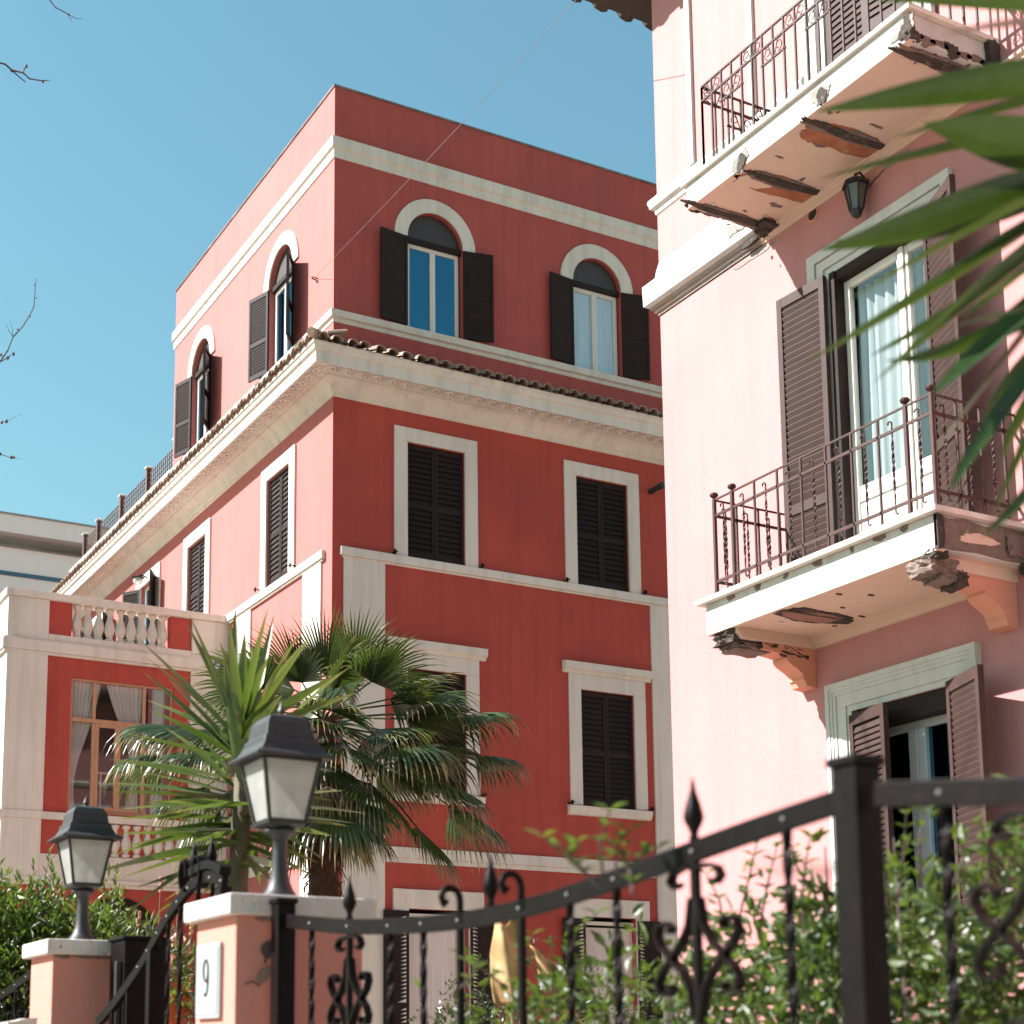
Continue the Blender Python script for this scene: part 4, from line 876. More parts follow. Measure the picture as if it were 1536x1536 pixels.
b.prism([(7.19,ZS-0.01),(7.25,ZS),(7.24,ZS+0.07),(7.22,ZS+0.16),(7.19,ZS+0.17)], 6.70, 6.75, DARKR, axes=(0,2,1))
for k, (cx, cy, cz, sx, sy, sz) in enumerate(((7.95,6.70,8.24,.10,.05,.2),(7.93,9.02,8.13,.12,.10,.05),(7.9,8.94,8.14,.16,.12,.05))): rough_box(b, (cx,cy,cz), (sx,sy,sz), DARKR, 20+k)
build_split(b, "plaster_patch", ub)
XR = 7.23; vn, vf = 6.74, 8.88; zt, z2, z4, zf = 9.10, 8.98, 8.845, 8.381
r = MB()
for (x0, y0, x1, y1) in ((XR, vn, XR, vf), (XR, vn, 8.0, vn), (XR, vf, 8.0, vf)):
    dx, dy = (1, 0) if x0 != x1 else (0, 1)
    for z, h in ((zt, 0.014), (z2, 0.016)): r.box(min(x0,x1)-0.008*dy, max(x0,x1)+0.008*dy, min(y0,y1)-0.008*dx, max(y0,y1)+0.008*dx, z-h, z, RUST)
def curl(mb, p, along, up, w, h, sgn):
    pts = []
    for k in range(13):
        a = -pi/2 + sgn*0 + k/12*2.1*pi; rad = 1 - 0.62*k/12
        pts.append(tuple(p[i] + along[i]*(sgn*w*0.42*rad*cos(a)) + up[i]*(h*0.42*rad*sin(a)) for i in range(3)))
    mb.tube(pts, 0.0045, RUST, 4)
    mb.tube([tuple(p[i] - along[i]*sgn*w*0.5 + up[i]*(-h*0.5) for i in range(3)), tuple(p[i] - along[i]*sgn*w*0.1 + up[i]*(h*0.45) for i in range(3)), tuple(p[i] + along[i]*sgn*w*0.3 + up[i]*(h*0.42) for i in range(3))], 0.0045, RUST, 4)
def panel_run(p0, p1, pitch):
    L = (Vector(p1)-Vector(p0)); n = max(2, int(round(L.length/pitch))); al = L.normalized(); al3 = tuple(al)
    for k in range(n+1):
        q = Vector(p0) + L*(k/n); r.box(q.x-0.007, q.x+0.007, q.y-0.007, q.y+0.007, zf, zt-0.014, RUST)
        if k == n: continue
        hi = (k // 2) % 2 == 0
        za, zb = (z2, zt-0.014) if hi else (z4, z2-0.016)
        c = q + al*(L.length/n*0.5); curl(r, (c.x, c.y, (za+zb)/2), al3, (0,0,1), L.length/n*0.8, zb-za, 1 if k % 2 else -1)
        if not hi and k % 2 == 0:
            e = q + al*(2*L.length/n + 0.015); s = q - al*0.015
            r.tube([(s.x,s.y,z4-0.007),(e.x,e.y,z4-0.007)], 1.0, RUST, flat=(0.014,0.014), ref=(0,0,1))
panel_run((XR, vf, 0), (XR, vn, 0), 0.117); panel_run((XR, vf, 0), (8.0, vf, 0), 0.125); panel_run((XR, vn, 0), (8.0, vn, 0), 0.125)
r.build("railing", ub)
# wall damage, vent, lantern
b = MB(PK)
b.prism(ragged(9.22, 8.035, 0.20, 0.03, 24, 0.5, 3), 0.0, 0.005, GREYP, axes=(0,2,1)); b.prism(ragged(9.30, 8.30, 0.16, 0.05, 26, 0.6, 6), 0.108, 0.114, GREYP, axes=(0,2,1))
b.prism(ragged(9.20, 8.12, 0.08, 0.03, 20, 0.5, 7), 0.05, 0.075, DARKR, axes=(0,2,1))
b.prism(ragged(7.66, 8.03, 0.12, 0.028, 22, 0.35, 12), 0.0, 0.005, GREYP, axes=(0,2,1))
b.tube([(7.78,0.002,8.01),(7.83,0.002,7.985),(7.86,0.002,7.99),(7.93,0.002,7.95)], 0.005, DARKR, 4)
build_split(b, "plaster_patch", pink)
t = thing("air_vent", "round dark vent hole in the pink wall near the balcony lantern", "vent", PK(8.53, 0, 8.04))
b = MB(); cc = Vector(PK(8.53, 0.004, 8.045)); ring = [cc + Vector((0, 0.055*cos(2*pi*k/20), 0.055*sin(2*pi*k/20))) for k in range(21)]; b.tube(ring, 0.008, CORB, 5); b.build("rim", t)
b = MB(); b.prism([(8.53+0.05*cos(2*pi*k/20), 8.045+0.05*sin(2*pi*k/20)) for k in range(20)], -0.001, 0.003, DARK, axes=(1,2,0)); b2 = b
b2.v = [Vector((8.0 - p.x, p.y, p.z)) for p in b2.v]; b2.build("grille", t)
t = thing("wall_lantern", "small dark lantern hanging on the pink wall under the upper balcony", "lantern", PK(7.955, 0.02, 7.9))
c = PK(7.955, 0.11, 7.72)
b = MB()
b.tube([PK(7.955,0,8.02), PK(7.955,0.06,8.07), PK(7.955,0.11,8.04), PK(7.955,0.11,7.99)], 0.010, BLACK, 6); b.build("bracket", t)
b = MB(); b.lathe([(0.02,0.30),(0.05,0.285),(0.10,0.25),(0.105,0.225),(0.085,0.225)][::-1], c, BLACK, 6); b.build("roof", t)
b = MB(); b.lathe([(0.01,-0.03),(0.035,-0.01),(0.05,0.03),(0.05,0.035)], c, BLACK, 6)
for k in range(6):
    a = 2*pi*k/6; b.tube([(c[0]+0.05*cos(a), c[1]+0.05*sin(a), c[2]+0.03), (c[0]+0.085*cos(a), c[1]+0.085*sin(a), c[2]+0.226)], 0.006, BLACK, 4)
b.build("cage", t)
b = MB(); b.lathe([(0.045,0.034),(0.078,0.222)], c, simple("smoky_lamp_glass", (0.10,0.10,0.095), 0.2, 0.2, 12), 6); b.build("glass", t)
# ================================================================== GARDEN FRONT: low walls, pillars, lanterns, gate, railings
FU = 1.84                                                    # plane of the railings
mb = MB(); mb.box(1.70, 1.98, -4.0, 4.405, -0.14, 0.95, PILL); mb.box(1.66, 2.02, -4.0, 4.405, 0.95, 1.02, TRAV)
tag(mb.build("garden_wall", bevel=0.01), "low plastered wall under the black railings right of the house number pillar", "wall")
mb = MB(); mb.box(1.70, 1.98, 6.99, 16.0, -0.14, 0.95, PILL); mb.box(1.66, 2.02, 6.99, 16.0, 0.95, 1.02, TRAV)
tag(mb.build("garden_wall", bevel=0.01), "low plastered wall left of the gate beneath the far railing", "wall")
def pillar(label, v0, v1):
    t = thing("gate_pillar", label, "pillar", (1.935, (v0+v1)/2, 0), "gate pillars")
    b = MB(); b.box(1.72, 2.15, v0+0.035, v1-0.035, -0.14, 2.02, PILL); sh = b.build("shaft", t, bevel=0.006)
    b = MB(); b.box(1.685, 2.185, v0, v1, 2.015, 2.08, TRAV); b.build("cap", t, bevel=0.008)
    return t, sh
p1, sh1 = pillar("near pink gate pillar bearing the number nine plate and larger lantern", 4.41, 4.83)
p2, sh2 = pillar("farther pink gate pillar left of the gate with the smaller-looking lantern", 6.55, 6.99)
b = MB()                                                     # holes broken in the plaster of the near pillar
b.prism(ragged(1.835, 1.915, 0.035, 0.026, 20, 0.25, 2), 4.438, 4.447, DARKR); b.prism(ragged(1.812, 1.835, 0.017, 0.030, 16, 0.22, 15, -0.5), 4.437, 4.446, RUBBLE)
b.tube([(1.80,4.444,1.80),(1.775,4.444,1.815),(1.75,4.444,1.805)], 0.0025, DARKR, 4); b.tube([(1.82,4.444,1.89),(1.815,4.444,1.87)], 0.004, DARKR, 4)
for k in range(7): b.prism(ragged(1.745+0.4*random.Random(k+4).random(), 2.010, 0.03+0.03*random.Random(k).random(), 0.006+0.008*random.Random(k+9).random(), 10, 0.4, k), 4.4405+0.0002*k, 4.446, RUBBLE)
build_split(b, "plaster_patch", p1)
b = MB()
for k in range(8): b.prism(ragged(1.745+0.4*random.Random(k+40).random(), 2.010, 0.03+0.03*random.Random(k).random(), 0.006+0.008*random.Random(k+7).random(), 10, 0.4, 30+k), 6.5805+0.0002*k, 6.586, RUBBLE)
build_split(b, "plaster_patch", p2)
# plate with the number
t = thing("number_plate", "white ceramic house number plate on the near gate pillar", "sign", (1.71, 4.65, 1.83))
PL = simple("white_ceramic", (0.30, 0.31, 0.32), 0.3, 0.04, 6, bs=0.05)
b = MB(); b.box(1.706, 1.72, 4.547, 4.757, 1.705, 1.94, PL); b.build("plate", t, bevel=0.004)
b = MB(); b.box(1.703, 1.706, 4.56, 4.744, 1.718, 1.927, PL); b.build("raised_panel", t, bevel=0.002)
b = MB(); pts = []
for k in range(25):
    a = 2*pi*k/24; pts.append((1.7015, 4.652 - 0.021*sin(a), 1.855 + 0.034*cos(a)))
for y, z in ((4.631,1.840),(4.632,1.815),(4.638,1.79),(4.650,1.776),(4.662,1.777),(4.667,1.784)): pts.append((1.7015, y, z))
b.tube(pts[:25], [0.0030 + 0.0008*abs(sin(2*pi*k/24)) for k in range(25)], BLACK, 5); b.tube([pts[6]] + pts[25:], [0.0036,0.0038,0.0036,0.0033,0.003,0.0028,0.0028], BLACK, 5)
b.build("numeral", t)

def lantern(label, loc):
    t = thing("pillar_lantern", label, "lantern", loc, "lanterns on the gate pillars")
    b = MB(); b.lathe([(0.066,0),(0.068,0.008),(0.060,0.016),(0.045,0.034),(0.034,0.060),(0.027,0.10),(0.024,0.15),(0.024,0.185),(0.036,0.20),(0.05,0.205),(0.052,0.215)], (0,0,0), BLACK, 22)
    b.build("base", t, smooth=True, inv=False).data.polygons.foreach_set("use_smooth", [len(p.vertices) == 4 for p in t.children[-1].data.polygons])
    z0, z1, r0, r1 = 0.235, 0.425, 0.062, 0.098
    b = MB(); b.lathe([(0.030,0.213),(0.066,0.228),(0.070,0.240),(0.064,0.243)], (0,0,0), BLACK, sq=True)
    for sx in (1,-1):
        for sy in (1,-1): b.tube([(sx*r0, sy*r0, z0), (sx*r1, sy*r1, z1)], 0.0075, BLACK, 4)
    for i in range(4):
        c = [(r1,r1),(-r1,r1),(-r1,-r1),(r1,-r1)]; p, q = c[i], c[(i+1) % 4]; b.tube([(p[0],p[1],z1-0.004),(q[0],q[1],z1-0.004)], 0.008, BLACK, 4)
    cage = b.build("cage", t, inv=False)
    for i in range(4):
        c = [(1,1),(-1,1),(-1,-1),(1,-1)]; p, q = c[i], c[(i+1) % 4]; b = MB()
        a = [(p[0]*r0*.98,p[1]*r0*.98,z0+.006),(q[0]*r0*.98,q[1]*r0*.98,z0+.006),(q[0]*r1*.98,q[1]*r1*.98,z1-.006),(p[0]*r1*.98,p[1]*r1*.98,z1-.006)]
        b.add(a + [tuple(x*0.975 if j < 2 else x for j, x in enumerate(v)) for v in a], [(0,1,2,3),(7,6,5,4),(0,4,5,1),(1,5,6,2),(2,6,7,3),(3,7,4,0)], FROST); b.build("glass_pane", t, inv=False)
    b = MB(); b.lathe([(0.098,0.423),(0.134,0.421),(0.136,0.428),(0.110,0.444),(0.096,0.466),(0.092,0.486),(0.084,0.488),(0.077,0.532),(0.064,0.552),(0.036,0.563),(0.0,0.567)], (0,0,0), BLACK, sq=True)
    rf = b.build("roof", t, bevel=0.003, inv=False)
    b = MB(); b.lathe([(0.014,0.562),(0.010,0.57),(0.013,0.58),(0.006,0.595),(0.001,0.61)], (0,0,0), BLACK, 8); b.build("finial", rf, inv=False)
    b = MB(); b.lathe([(0.018,0.236),(0.018,0.275)], (0,0,0), simple("grey_socket",(0.18,0.18,0.18)), 10); b.blob((0,0,0.318), 0.030, simple("grey_bulb_glass",(0.16,0.16,0.155),0.3), (1,1,1.5), 8); b.build("bulb", t, smooth=True, inv=False)
    return t
l1 = lantern("weathered black lantern on the near pillar above the number plate", (1.935, 4.62, 2.08))
l1.scale = (1, 1, 1.08)
l2 = copy_tree(l1); l2.location = (1.895, 6.77, 2.08); l2["label"] = "black lantern on the far pillar beside the leafy bush"

# ------------------------------------------------------------------ wrought iron
def interp(pts, v):
    for (a, za), (b_, zb) in zip(pts[:-1], pts[1:]):
        if min(a, b_) <= v <= max(a, b_):
            k = (v-a)/(b_-a); k2 = k
            return za + (zb-za)*k2
    return pts[-1][1]
def smooth_curve(pts, n):
    P = [Vector((FU, v, z)) for v, z in pts]; out = []
    for i in range(len(P)-1):
        p0, p1, p2, p3 = P[max(i-1,0)], P[i], P[i+1], P[min(i+2, len(P)-1)]
        for k in range(n):
            t = k/n; out.append(0.5*((2*p1) + (p2-p0)*t + (2*p0-5*p1+4*p2-p3)*t*t + (3*p1-p0-3*p2+p3)*t**3))
    return out + [P[-1]]
def twisted(parent, v, z0, z1, u=FU):
    b = MB(); n = 60
    b.tube([(u, v, z0+(z1-z0)*k/n) for k in range(n+1)], 1.0, IRON, flat=(0.015, 0.0115), twist=0.42, ref=(1,0,0)); return b.build("baluster", parent)
def plain(parent, v, z0, z1, u=FU, r=0.0075):
    b = MB(); b.box(u-r, u+r, v-r, v+r, z0, z1, IRON); return b.build("baluster", parent)
def spear(parent, v, z):
    b = MB(); b.lathe([(0.008,0),(0.0105,0.006),(0.007,0.013),(0.0095,0.022),(0.0185,0.040),(0.0195,0.050),(0.015,0.070),(0.0065,0.097),(0.0012,0.125)], (FU, v, z), IRON, 10)
    return b.build("spear_head", parent, smooth=True)
def curl_top(parent, v, z):
    b = MB(); pts = [(FU, v, z-0.02), (FU, v, z+0.02)]
    for k in range(12):
        a = -0.1 + k/11*1.35*pi; r = 0.030*(1-0.42*k/11); pts.append((FU - 0.030 + r*cos(a), v, z + 0.035 + r*sin(a)))
    b.tube(pts, [0.0085]*(len(pts)-3) + [0.0085, 0.010, 0.0125], IRON, 8); return b.build("curled_top", parent, smooth=True)
def scroll_set(parent, v, ztop):
    A = [(0.006,-0.07),(0.012,-0.12),(0.026,-0.155),(0.045,-0.182),(0.062,-0.205),(0.070,-0.228),(0.066,-0.248),(0.052,-0.252),(0.044,-0.242),(0.047,-0.232)]
    for rep in range(3):
        b = MB(); z = ztop - 0.30*rep
        for s in (1, -1):
            for m in (1, -1):
                pts = [(FU, v + s*x*1.75, z - 0.182 + m*(dz+0.182)) for x, dz in A]
                b.tube(pts, 1.0, IRON, flat=(0.022, 0.0065), ref=(1,0,0))
            pts = [(FU, v + s*x*1.75, z + dz) for x, dz in ((0.004,-0.012),(0.022,-0.010),(0.038,-0.018),(0.044,-0.034),(0.036,-0.046),(0.027,-0.040))]
            b.tube(pts, 1.0, IRON, flat=(0.020, 0.007), ref=(1,0,0))
        b.build("scroll", parent)
def rail_bar(parent, pts, h=0.042, n=10, name="top_rail", t=0.014):
    b = MB(); b.tube(smooth_curve(pts, n), 1.0, IRON, flat=(t, h), ref=(1,0,0)); return b.build(name, parent, bevel=0.002)
def rivets(parent, vs, zf):
    b = MB()
    for v in vs: b.blob((FU-0.008, v, zf(v)), 0.0045, RIVET, (1,1,1), 6)
    b.build("rivet", parent)
def span(label, ends, rail, bals, scrolls, curls, spears, group="railing panels along the pavement"):
    t = thing("iron_railing", label, "railing", (FU, (ends[0]+ends[1])/2, 1.02), group)
    f = lambda v: interp(rail, v)
    rail_bar(t, rail)
    b = MB(); b.box(FU-0.007, FU+0.007, min(ends), max(ends), 1.10, 1.14, IRON); b.build("bottom_rail", t)
    for v in bals: twisted(t, v, 1.03, f(v)-0.018)
    for v in curls: plain(t, v, 1.03, f(v)-0.018); curl_top(t, v, f(v)+0.018)
    for v in scrolls: plain(t, v, 1.03, f(v)-0.018); scroll_set(t, v, f(v)-0.018)
    for v in spears: spear(t, v, f(v)+0.019)
    rivets(t, sorted(bals + scrolls + curls)[::1], f)
    return t
rail1 = [(4.33,1.992),(4.15,1.972),(3.89,1.944),(3.55,1.922),(3.235,1.913),(2.935,1.921),(2.69,1.941),(2.44,1.967),(2.2,1.994),(1.965,2.016)]
span("black iron railing sagging from the number pillar to the square post", (4.33, 1.965), rail1, [4.145, 3.64, 3.455, 2.787, 2.614, 2.095], [3.89, 2.355], [3.266, 2.985], [3.89, 3.12, 2.355])
rail2 = [(1.875,2.016),(1.73,1.997),(1.585,1.978),(1.3,1.95),(0.9,1.925),(0.5,1.93),(0.0,1.98),(-0.4,2.02)]
span("black iron railing right of the square post at the frame edge", (1.875, -0.4), rail2, [1.734, 1.39, 1.2, 0.8, 0.4, 0.0], [1.56, 1.0, 0.2], [0.6], [1.0])
rail3 = [(7.0,2.03),(7.3,1.99),(7.62,1.945),(8.07,1.885),(8.6,1.85),(9.4,1.86)]
span("black iron railing dipping away left of the far pillar", (7.0, 9.4), rail3, [7.25, 7.5, 7.95, 8.2, 8.7, 9.0], [7.72, 8.45], [], [])
def post(label, v, w, top):
    t = thing("railing_post", label, "post", (FU, v, 0), "square railing posts")
    b = MB(); b.box(FU-w/2, FU+w/2, v-w/2, v+w/2, 1.02, top-0.016, IRON); b.build("shaft", t, bevel=0.003)
    b = MB(); b.box(FU-w/2-0.006, FU+w/2+0.006, v-w/2-0.006, v+w/2+0.006, top-0.016, top, IRON); b.build("cap", t, bevel=0.003)
post("black square post standing against the front of the number pillar", 4.36, 0.058, 2.062)
post("black square post between the two railings at lower right", 1.92, 0.058, 2.085)
# gate with an arched head
g = thing("iron_gate", "arched black wrought iron gate between the two pink pillars", "gate", (FU, 5.7, 0))
gr = [(6.30,1.72),(6.05,1.80),(5.72,1.935),(5.46,2.075),(5.22,2.170),(5.03,2.198),(4.86,2.165)]
rail_bar(g, gr, 0.040, name="arched_rail", t=0.022)
rail_bar(g, [(5.18,2.225),(5.0,2.235),(4.86,2.20)], 0.03, name="arched_rail", t=0.04)
f = lambda v: interp(gr, v)
for v in (5.43, 5.30, 5.12, 4.98): twisted(g, v, 0.1, f(v)-0.02)
for v in (5.60, 4.87): b = MB(); b.box(FU-0.02, FU+0.02, v-0.02, v+0.02, 0.05, f(v)-0.02, IRON); b.build("stile", g)
for v in (5.9, 6.1): plain(g, v, 0.1, f(v)-0.02)
b = MB()
for v in [5.75-0.11*k for k in range(9)]: b.blob((FU-0.012, v, f(v)), 0.005, RIVET, (1,1,1), 6)
b.build("rivet", g)
for c, s in ((5.235, 1), (5.10, -1)):
    b = MB(); pts = []
    for k in range(20):
        a = -0.65*pi + k/19*1.75*pi; r = 0.052*(1 - 0.25*k/19); pts.append((FU, c + s*(0.8*r*cos(a)), 2.225 + r*1.15*sin(a)))
    b.tube(pts, 1.0, IRON, flat=(0.045, 0.007), ref=(1,0,0)); b.build("scroll", g)
for v in (5.17, 4.99): spear(g, v, 2.215)
b = MB(); b.box(1.955, 2.14, 6.33, 6.535, 0.0, 2.07, IRON); b.box(1.945, 2.15, 6.32, 6.545, 2.07, 2.085, IRON); b.box(1.93, 1.955, 6.36, 6.39, 1.2, 1.98, BLACK)
tag(b.build("gate_post", bevel=0.004), "wide black metal gate post beside the far pink pillar", "post")
b = MB(); rough_box(b, (1.50, 6.24, 1.655), (0.13, 0.13, 0.14), TRAV, 7, 2); b.box(1.44, 1.56, 6.18, 6.30, 0.0, 1.60, TRAV)
tag(b.build("stone_block"), "small grey stone block standing before the far pink pillar", "stone")

# ================================================================== PLANTS
def blade(mb, p0, p1, w, mat, tips, sag=0.0, mid=None, n=9, fold=0.28, base=0.45, nrm=None):
    """sword leaf from p0 to p1, folded along the midrib"""
    p0, p1 = Vector(p0), Vector(p1); d = (p1-p0); L = d.length; up = Vector((0,0,1))
    side = d.cross(up)
    if side.length < 1e-4: side = Vector((1,0,0))
    side.normalize()
    if nrm is not None: side = (side*cos(nrm) + side.cross(d.normalized())*sin(nrm)).normalized()
    nn = side.cross(d.normalized())
    b = len(mb.v); k = mb.m(mat)
    for i in range(n+1):
        t = i/n
        c = p0.lerp(p1, t) if mid is None else (p0*(1-t)**2 + (Vector(mid)*2 - (p0+p1)*0.5)*2*t*(1-t) + p1*t*t)
        c = c - up*sag*L*t*t
        ww = w*0.5*(base + (1-base)*min(1, t/0.35))*(1 - max(0, (t-0.35)/0.65)**1.7)
        mb.v += [c + side*ww + nn*ww*fold*2, c, c - side*ww + nn*ww*fold*2]; tips += [t, t, t]
    for i in range(n):
        for j in (0, 1): mb.f.append((b+3*i+j, b+3*i+j+1, b+3*i+4+j, b+3*i+3+j)); mb.mi.append(k)

# --- yucca behind the gate
yu = thing("yucca_plant", "spiky green yucca rising behind the near lantern and gate", "plant", (2.5, 6.46, 0))
b = MB(); tp = []
rnd = random.Random(21)
for (p, q) in YLEAF:
    L = (Vector(q)-Vector(p)).length; blade(b, p, q, 0.050 + 0.014*rnd.random(), YUC, tp, sag=0.04*rnd.random(), nrm=rnd.uniform(-.5,.5))
C1 = Vector((2.52, 6.43, 3.0))
for k in range(40):                                          # the rest of the rosettes, all round
    a = rnd.uniform(0, 2*pi); lvl = rnd.random(); el = rnd.uniform(-0.2, 1.35) if lvl > 0.45 else rnd.uniform(-0.55, 0.25)
    base = C1 + Vector((rnd.uniform(-.04,.04), rnd.uniform(-.04,.04), -0.62*(1-lvl) + 0.04))
    dv = Vector((cos(a)*cos(el), sin(a)*cos(el), sin(el))); L = rnd.uniform(0.42, 0.72)
    if dv.dot(Vector((0.8,-0.6,0))) > 0.35 and el < 0.7: L *= 0.7
    blade(b, base, base + dv*L, 0.048 + 0.012*rnd.random(), YUC, tp, sag=rnd.uniform(0, 0.12), nrm=rnd.uniform(-.6,.6))
b.build("leaves", yu, smooth=True, normals=False, tip=tp)
b = MB(); b.tube([(2.48,6.5,-0.1),(2.49,6.48,1.2),(2.50,6.46,2.2),(2.52,6.43,3.02)], [0.075,0.06,0.05,0.035], STEM, 10); b.build("stem", yu, smooth=True)

# --- near yucca, upper right
ny = thing("yucca_plant", "blurred green sword leaves of a close yucca at upper right", "plant", (2.52, 1.80, 0))
b = MB(); tp = []
for (p, m, q, w) in FGLEAF:                                   # blades turn their flat side outwards from the stem
    dq = (Vector(q)-Vector(p)).normalized(); sd_ = dq.cross(Vector((0,0,1))).normalized(); out = Vector((-0.7,-0.6,-0.35))
    tw_ = max((0.85, -0.85), key=lambda t_: abs((sd_*cos(t_) + sd_.cross(dq)*sin(t_)).cross(dq).dot(out))) * rnd.uniform(.6, 1.2)
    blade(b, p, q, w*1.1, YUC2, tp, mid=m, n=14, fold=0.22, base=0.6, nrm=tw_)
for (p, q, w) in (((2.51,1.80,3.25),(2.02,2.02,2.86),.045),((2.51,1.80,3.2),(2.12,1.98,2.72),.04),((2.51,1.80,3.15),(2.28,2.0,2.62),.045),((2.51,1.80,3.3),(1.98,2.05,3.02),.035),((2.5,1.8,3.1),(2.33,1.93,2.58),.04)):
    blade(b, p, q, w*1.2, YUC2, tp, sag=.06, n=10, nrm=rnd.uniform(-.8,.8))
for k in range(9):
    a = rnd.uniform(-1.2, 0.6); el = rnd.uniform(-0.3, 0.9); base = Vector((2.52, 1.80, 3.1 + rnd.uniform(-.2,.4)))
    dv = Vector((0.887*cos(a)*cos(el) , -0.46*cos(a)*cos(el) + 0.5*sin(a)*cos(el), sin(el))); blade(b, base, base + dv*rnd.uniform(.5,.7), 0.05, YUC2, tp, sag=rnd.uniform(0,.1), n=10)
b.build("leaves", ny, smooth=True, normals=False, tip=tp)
b = MB(); b.tube([(2.55,1.83,-0.1),(2.54,1.82,1.5),(2.53,1.81,2.6),(2.51,1.80,3.5)], [0.08,0.07,0.06,0.045], STEM, 10); b.build("stem", ny, smooth=True)

# --- fan palm in front of the red house
pc = Vector((6.05, 13.41, 4.78))
pm = thing("fan_palm", "shaggy fan palm with drooping fronds before the red house corner", "tree", (6.2, 13.66, 0))
b = MB(); n = 26
b.tube([Vector((6.22,13.68,-0.1)).lerp(pc, k/n) + Vector((rnd.uniform(-.012,.012), rnd.uniform(-.012,.012), 0)) for k in range(n+1)], [0.17 - 0.03*k/n + rnd.uniform(-.012,.012) for k in range(n+1)], FIBRE, 14)
for k in range(420):                                         # ragged leaf bases and fibres
    z = rnd.uniform(1.6, 4.6); a = rnd.uniform(0, 2*pi); f_ = (z+0.1)/4.88; cc = Vector((6.22,13.68,-0.1)).lerp(pc, f_); r = 0.15
    p = cc + Vector((cos(a)*r, sin(a)*r, 0)); L = rnd.uniform(0.06, 0.2); o = Vector((cos(a), sin(a), 0))
    b.tube([p, p + o*rnd.uniform(.02,.06) + Vector((0,0,L*.5*rnd.choice((1,-1)))), p + o*rnd.uniform(.03,.12) + Vector((rnd.uniform(-.03,.03), rnd.uniform(-.03,.03), L*rnd.choice((.8,-1,-1))))], [rnd.uniform(.006,.016), .006, .002], FIBRE, 3)
b.build("trunk", pm)
def frond(base, dv, plen, R, roll, dry=0.0, droop=0.5, nseg=30, spread=2.5, closed=1.0):
    b = MB(); tp = []; up = Vector((0,0,1)); mat = PALMD if dry > 0.5 else PALM
    dv = dv.normalized(); end = base + dv*plen - up*0.10*plen
    b.tube([base, base.lerp(end, 0.5) + up*0.03, end], [0.014, 0.010, 0.008], PALM if dry < .5 else PALMD, 5); tp += [0.2]*15
    ax = (end - base).normalized(); side = ax.cross(up)
    if side.length < 1e-3: side = Vector((1,0,0))
    side.normalize(); nrm = side.cross(ax).normalized()
    side = (side*cos(roll) + nrm*sin(roll)).normalized(); nrm = side.cross(ax).normalized()
    k_ = b.m(mat)
    for i in range(nseg):
        t = (i+0.5)/nseg*2-1; a = t*spread/2*closed
        dd = (ax*cos(a) + side*sin(a) + nrm*(0.10*cos(a) - 0.22*abs(t))).normalized(); L = R*(1 - 0.22*t*t)*rnd.uniform(0.88, 1.08)
        sd = dd.cross(nrm).normalized(); n = 7; w0 = R*spread/nseg*0.62; nb = len(b.v); dr = droop*rnd.uniform(0.6, 1.35); tw = rnd.uniform(-.4,.4)
        P = end.copy(); cur = dd.copy()
        for j in range(n+1):
            s = j/n; w = w0*(0.16 + 0.84*min(1, s/0.5))*(1 - max(0, (s-0.45)/0.55)**1.25)*0.5*0.92
            fl = nrm*(w*0.7)
            sdd = sd*cos(tw*s) + nrm*sin(tw*s)
            b.v += [P + sdd*w - fl, P, P - sdd*w - fl]; tp += [s*0.75 + rnd.uniform(0,.12) + (0.2 if s > .8 else 0)]*3
            bend = dr*max(0, s-0.30)**1.2*1.5
            cur = (cur - up*bend*0.55).normalized(); P = P + cur*(L/n)
        for j in range(n):
            for q in (0, 1): b.f.append((nb+3*j+q, nb+3*j+q+1, nb+3*j+4+q, nb+3*j+3+q)); b.mi.append(k_)
    return b.build("frond", pm, smooth=False, normals=False, tip=tp[:len(b.v)])
GA = 2.399963
CR = Vector((0.887, -0.462, 0)); CF = Vector((0.462, 0.887, 0))          # across / away as seen from the street
for k in range(17):                                          # green crown
    el = 1.0 - 1.6*(k/16)**0.75 + rnd.uniform(-.1,.1); a = GA*k + rnd.uniform(-.3,.3)
    dv = Vector((cos(a)*cos(el), sin(a)*cos(el), sin(el)))
    frond(pc + Vector((0,0,0.05-0.012*k)), dv, rnd.uniform(.5,.8)*(0.55 if el > 0.6 else 1), rnd.uniform(.66,.84), rnd.uniform(-.7,.7), 0, 0.5 + 1.3*(k/16), spread=rnd.uniform(2.3,2.9))
for (x, f_, z, pl, R, ro, dr) in ((1.0,-.3,.10,.85,.95,.3,1.1),(1.0,.15,-.12,.95,.9,.2,1.3),(.95,-.5,-.30,.8,.85,.5,1.2),(.8,-.6,-.55,.75,.8,.1,1.0),(.55,-.5,.45,.75,.8,.3,.6),(-.6,-.7,.1,.8,.85,.2,1.0),(-1,-.2,.0,1.0,.9,.3,1.2),(-1,-.4,-.2,1.1,.8,.1,1.4),(-.35,-.7,.75,.55,.75,.2,.3),(.1,-.6,.9,.55,.7,.8,.2),(.45,-.2,.85,.65,.65,.9,.25),(.3,-.9,-.35,.7,.85,.2,1.1),(0,-1,-.1,.6,.85,.1,1.0),(-.9,.3,-.1,1.1,.85,.2,1.4)):
    frond(pc + Vector((0,0,-.05)), CR*x + CF*f_ + Vector((0,0,z)), pl, R, ro, 0, dr*1.45, 34, 2.6)
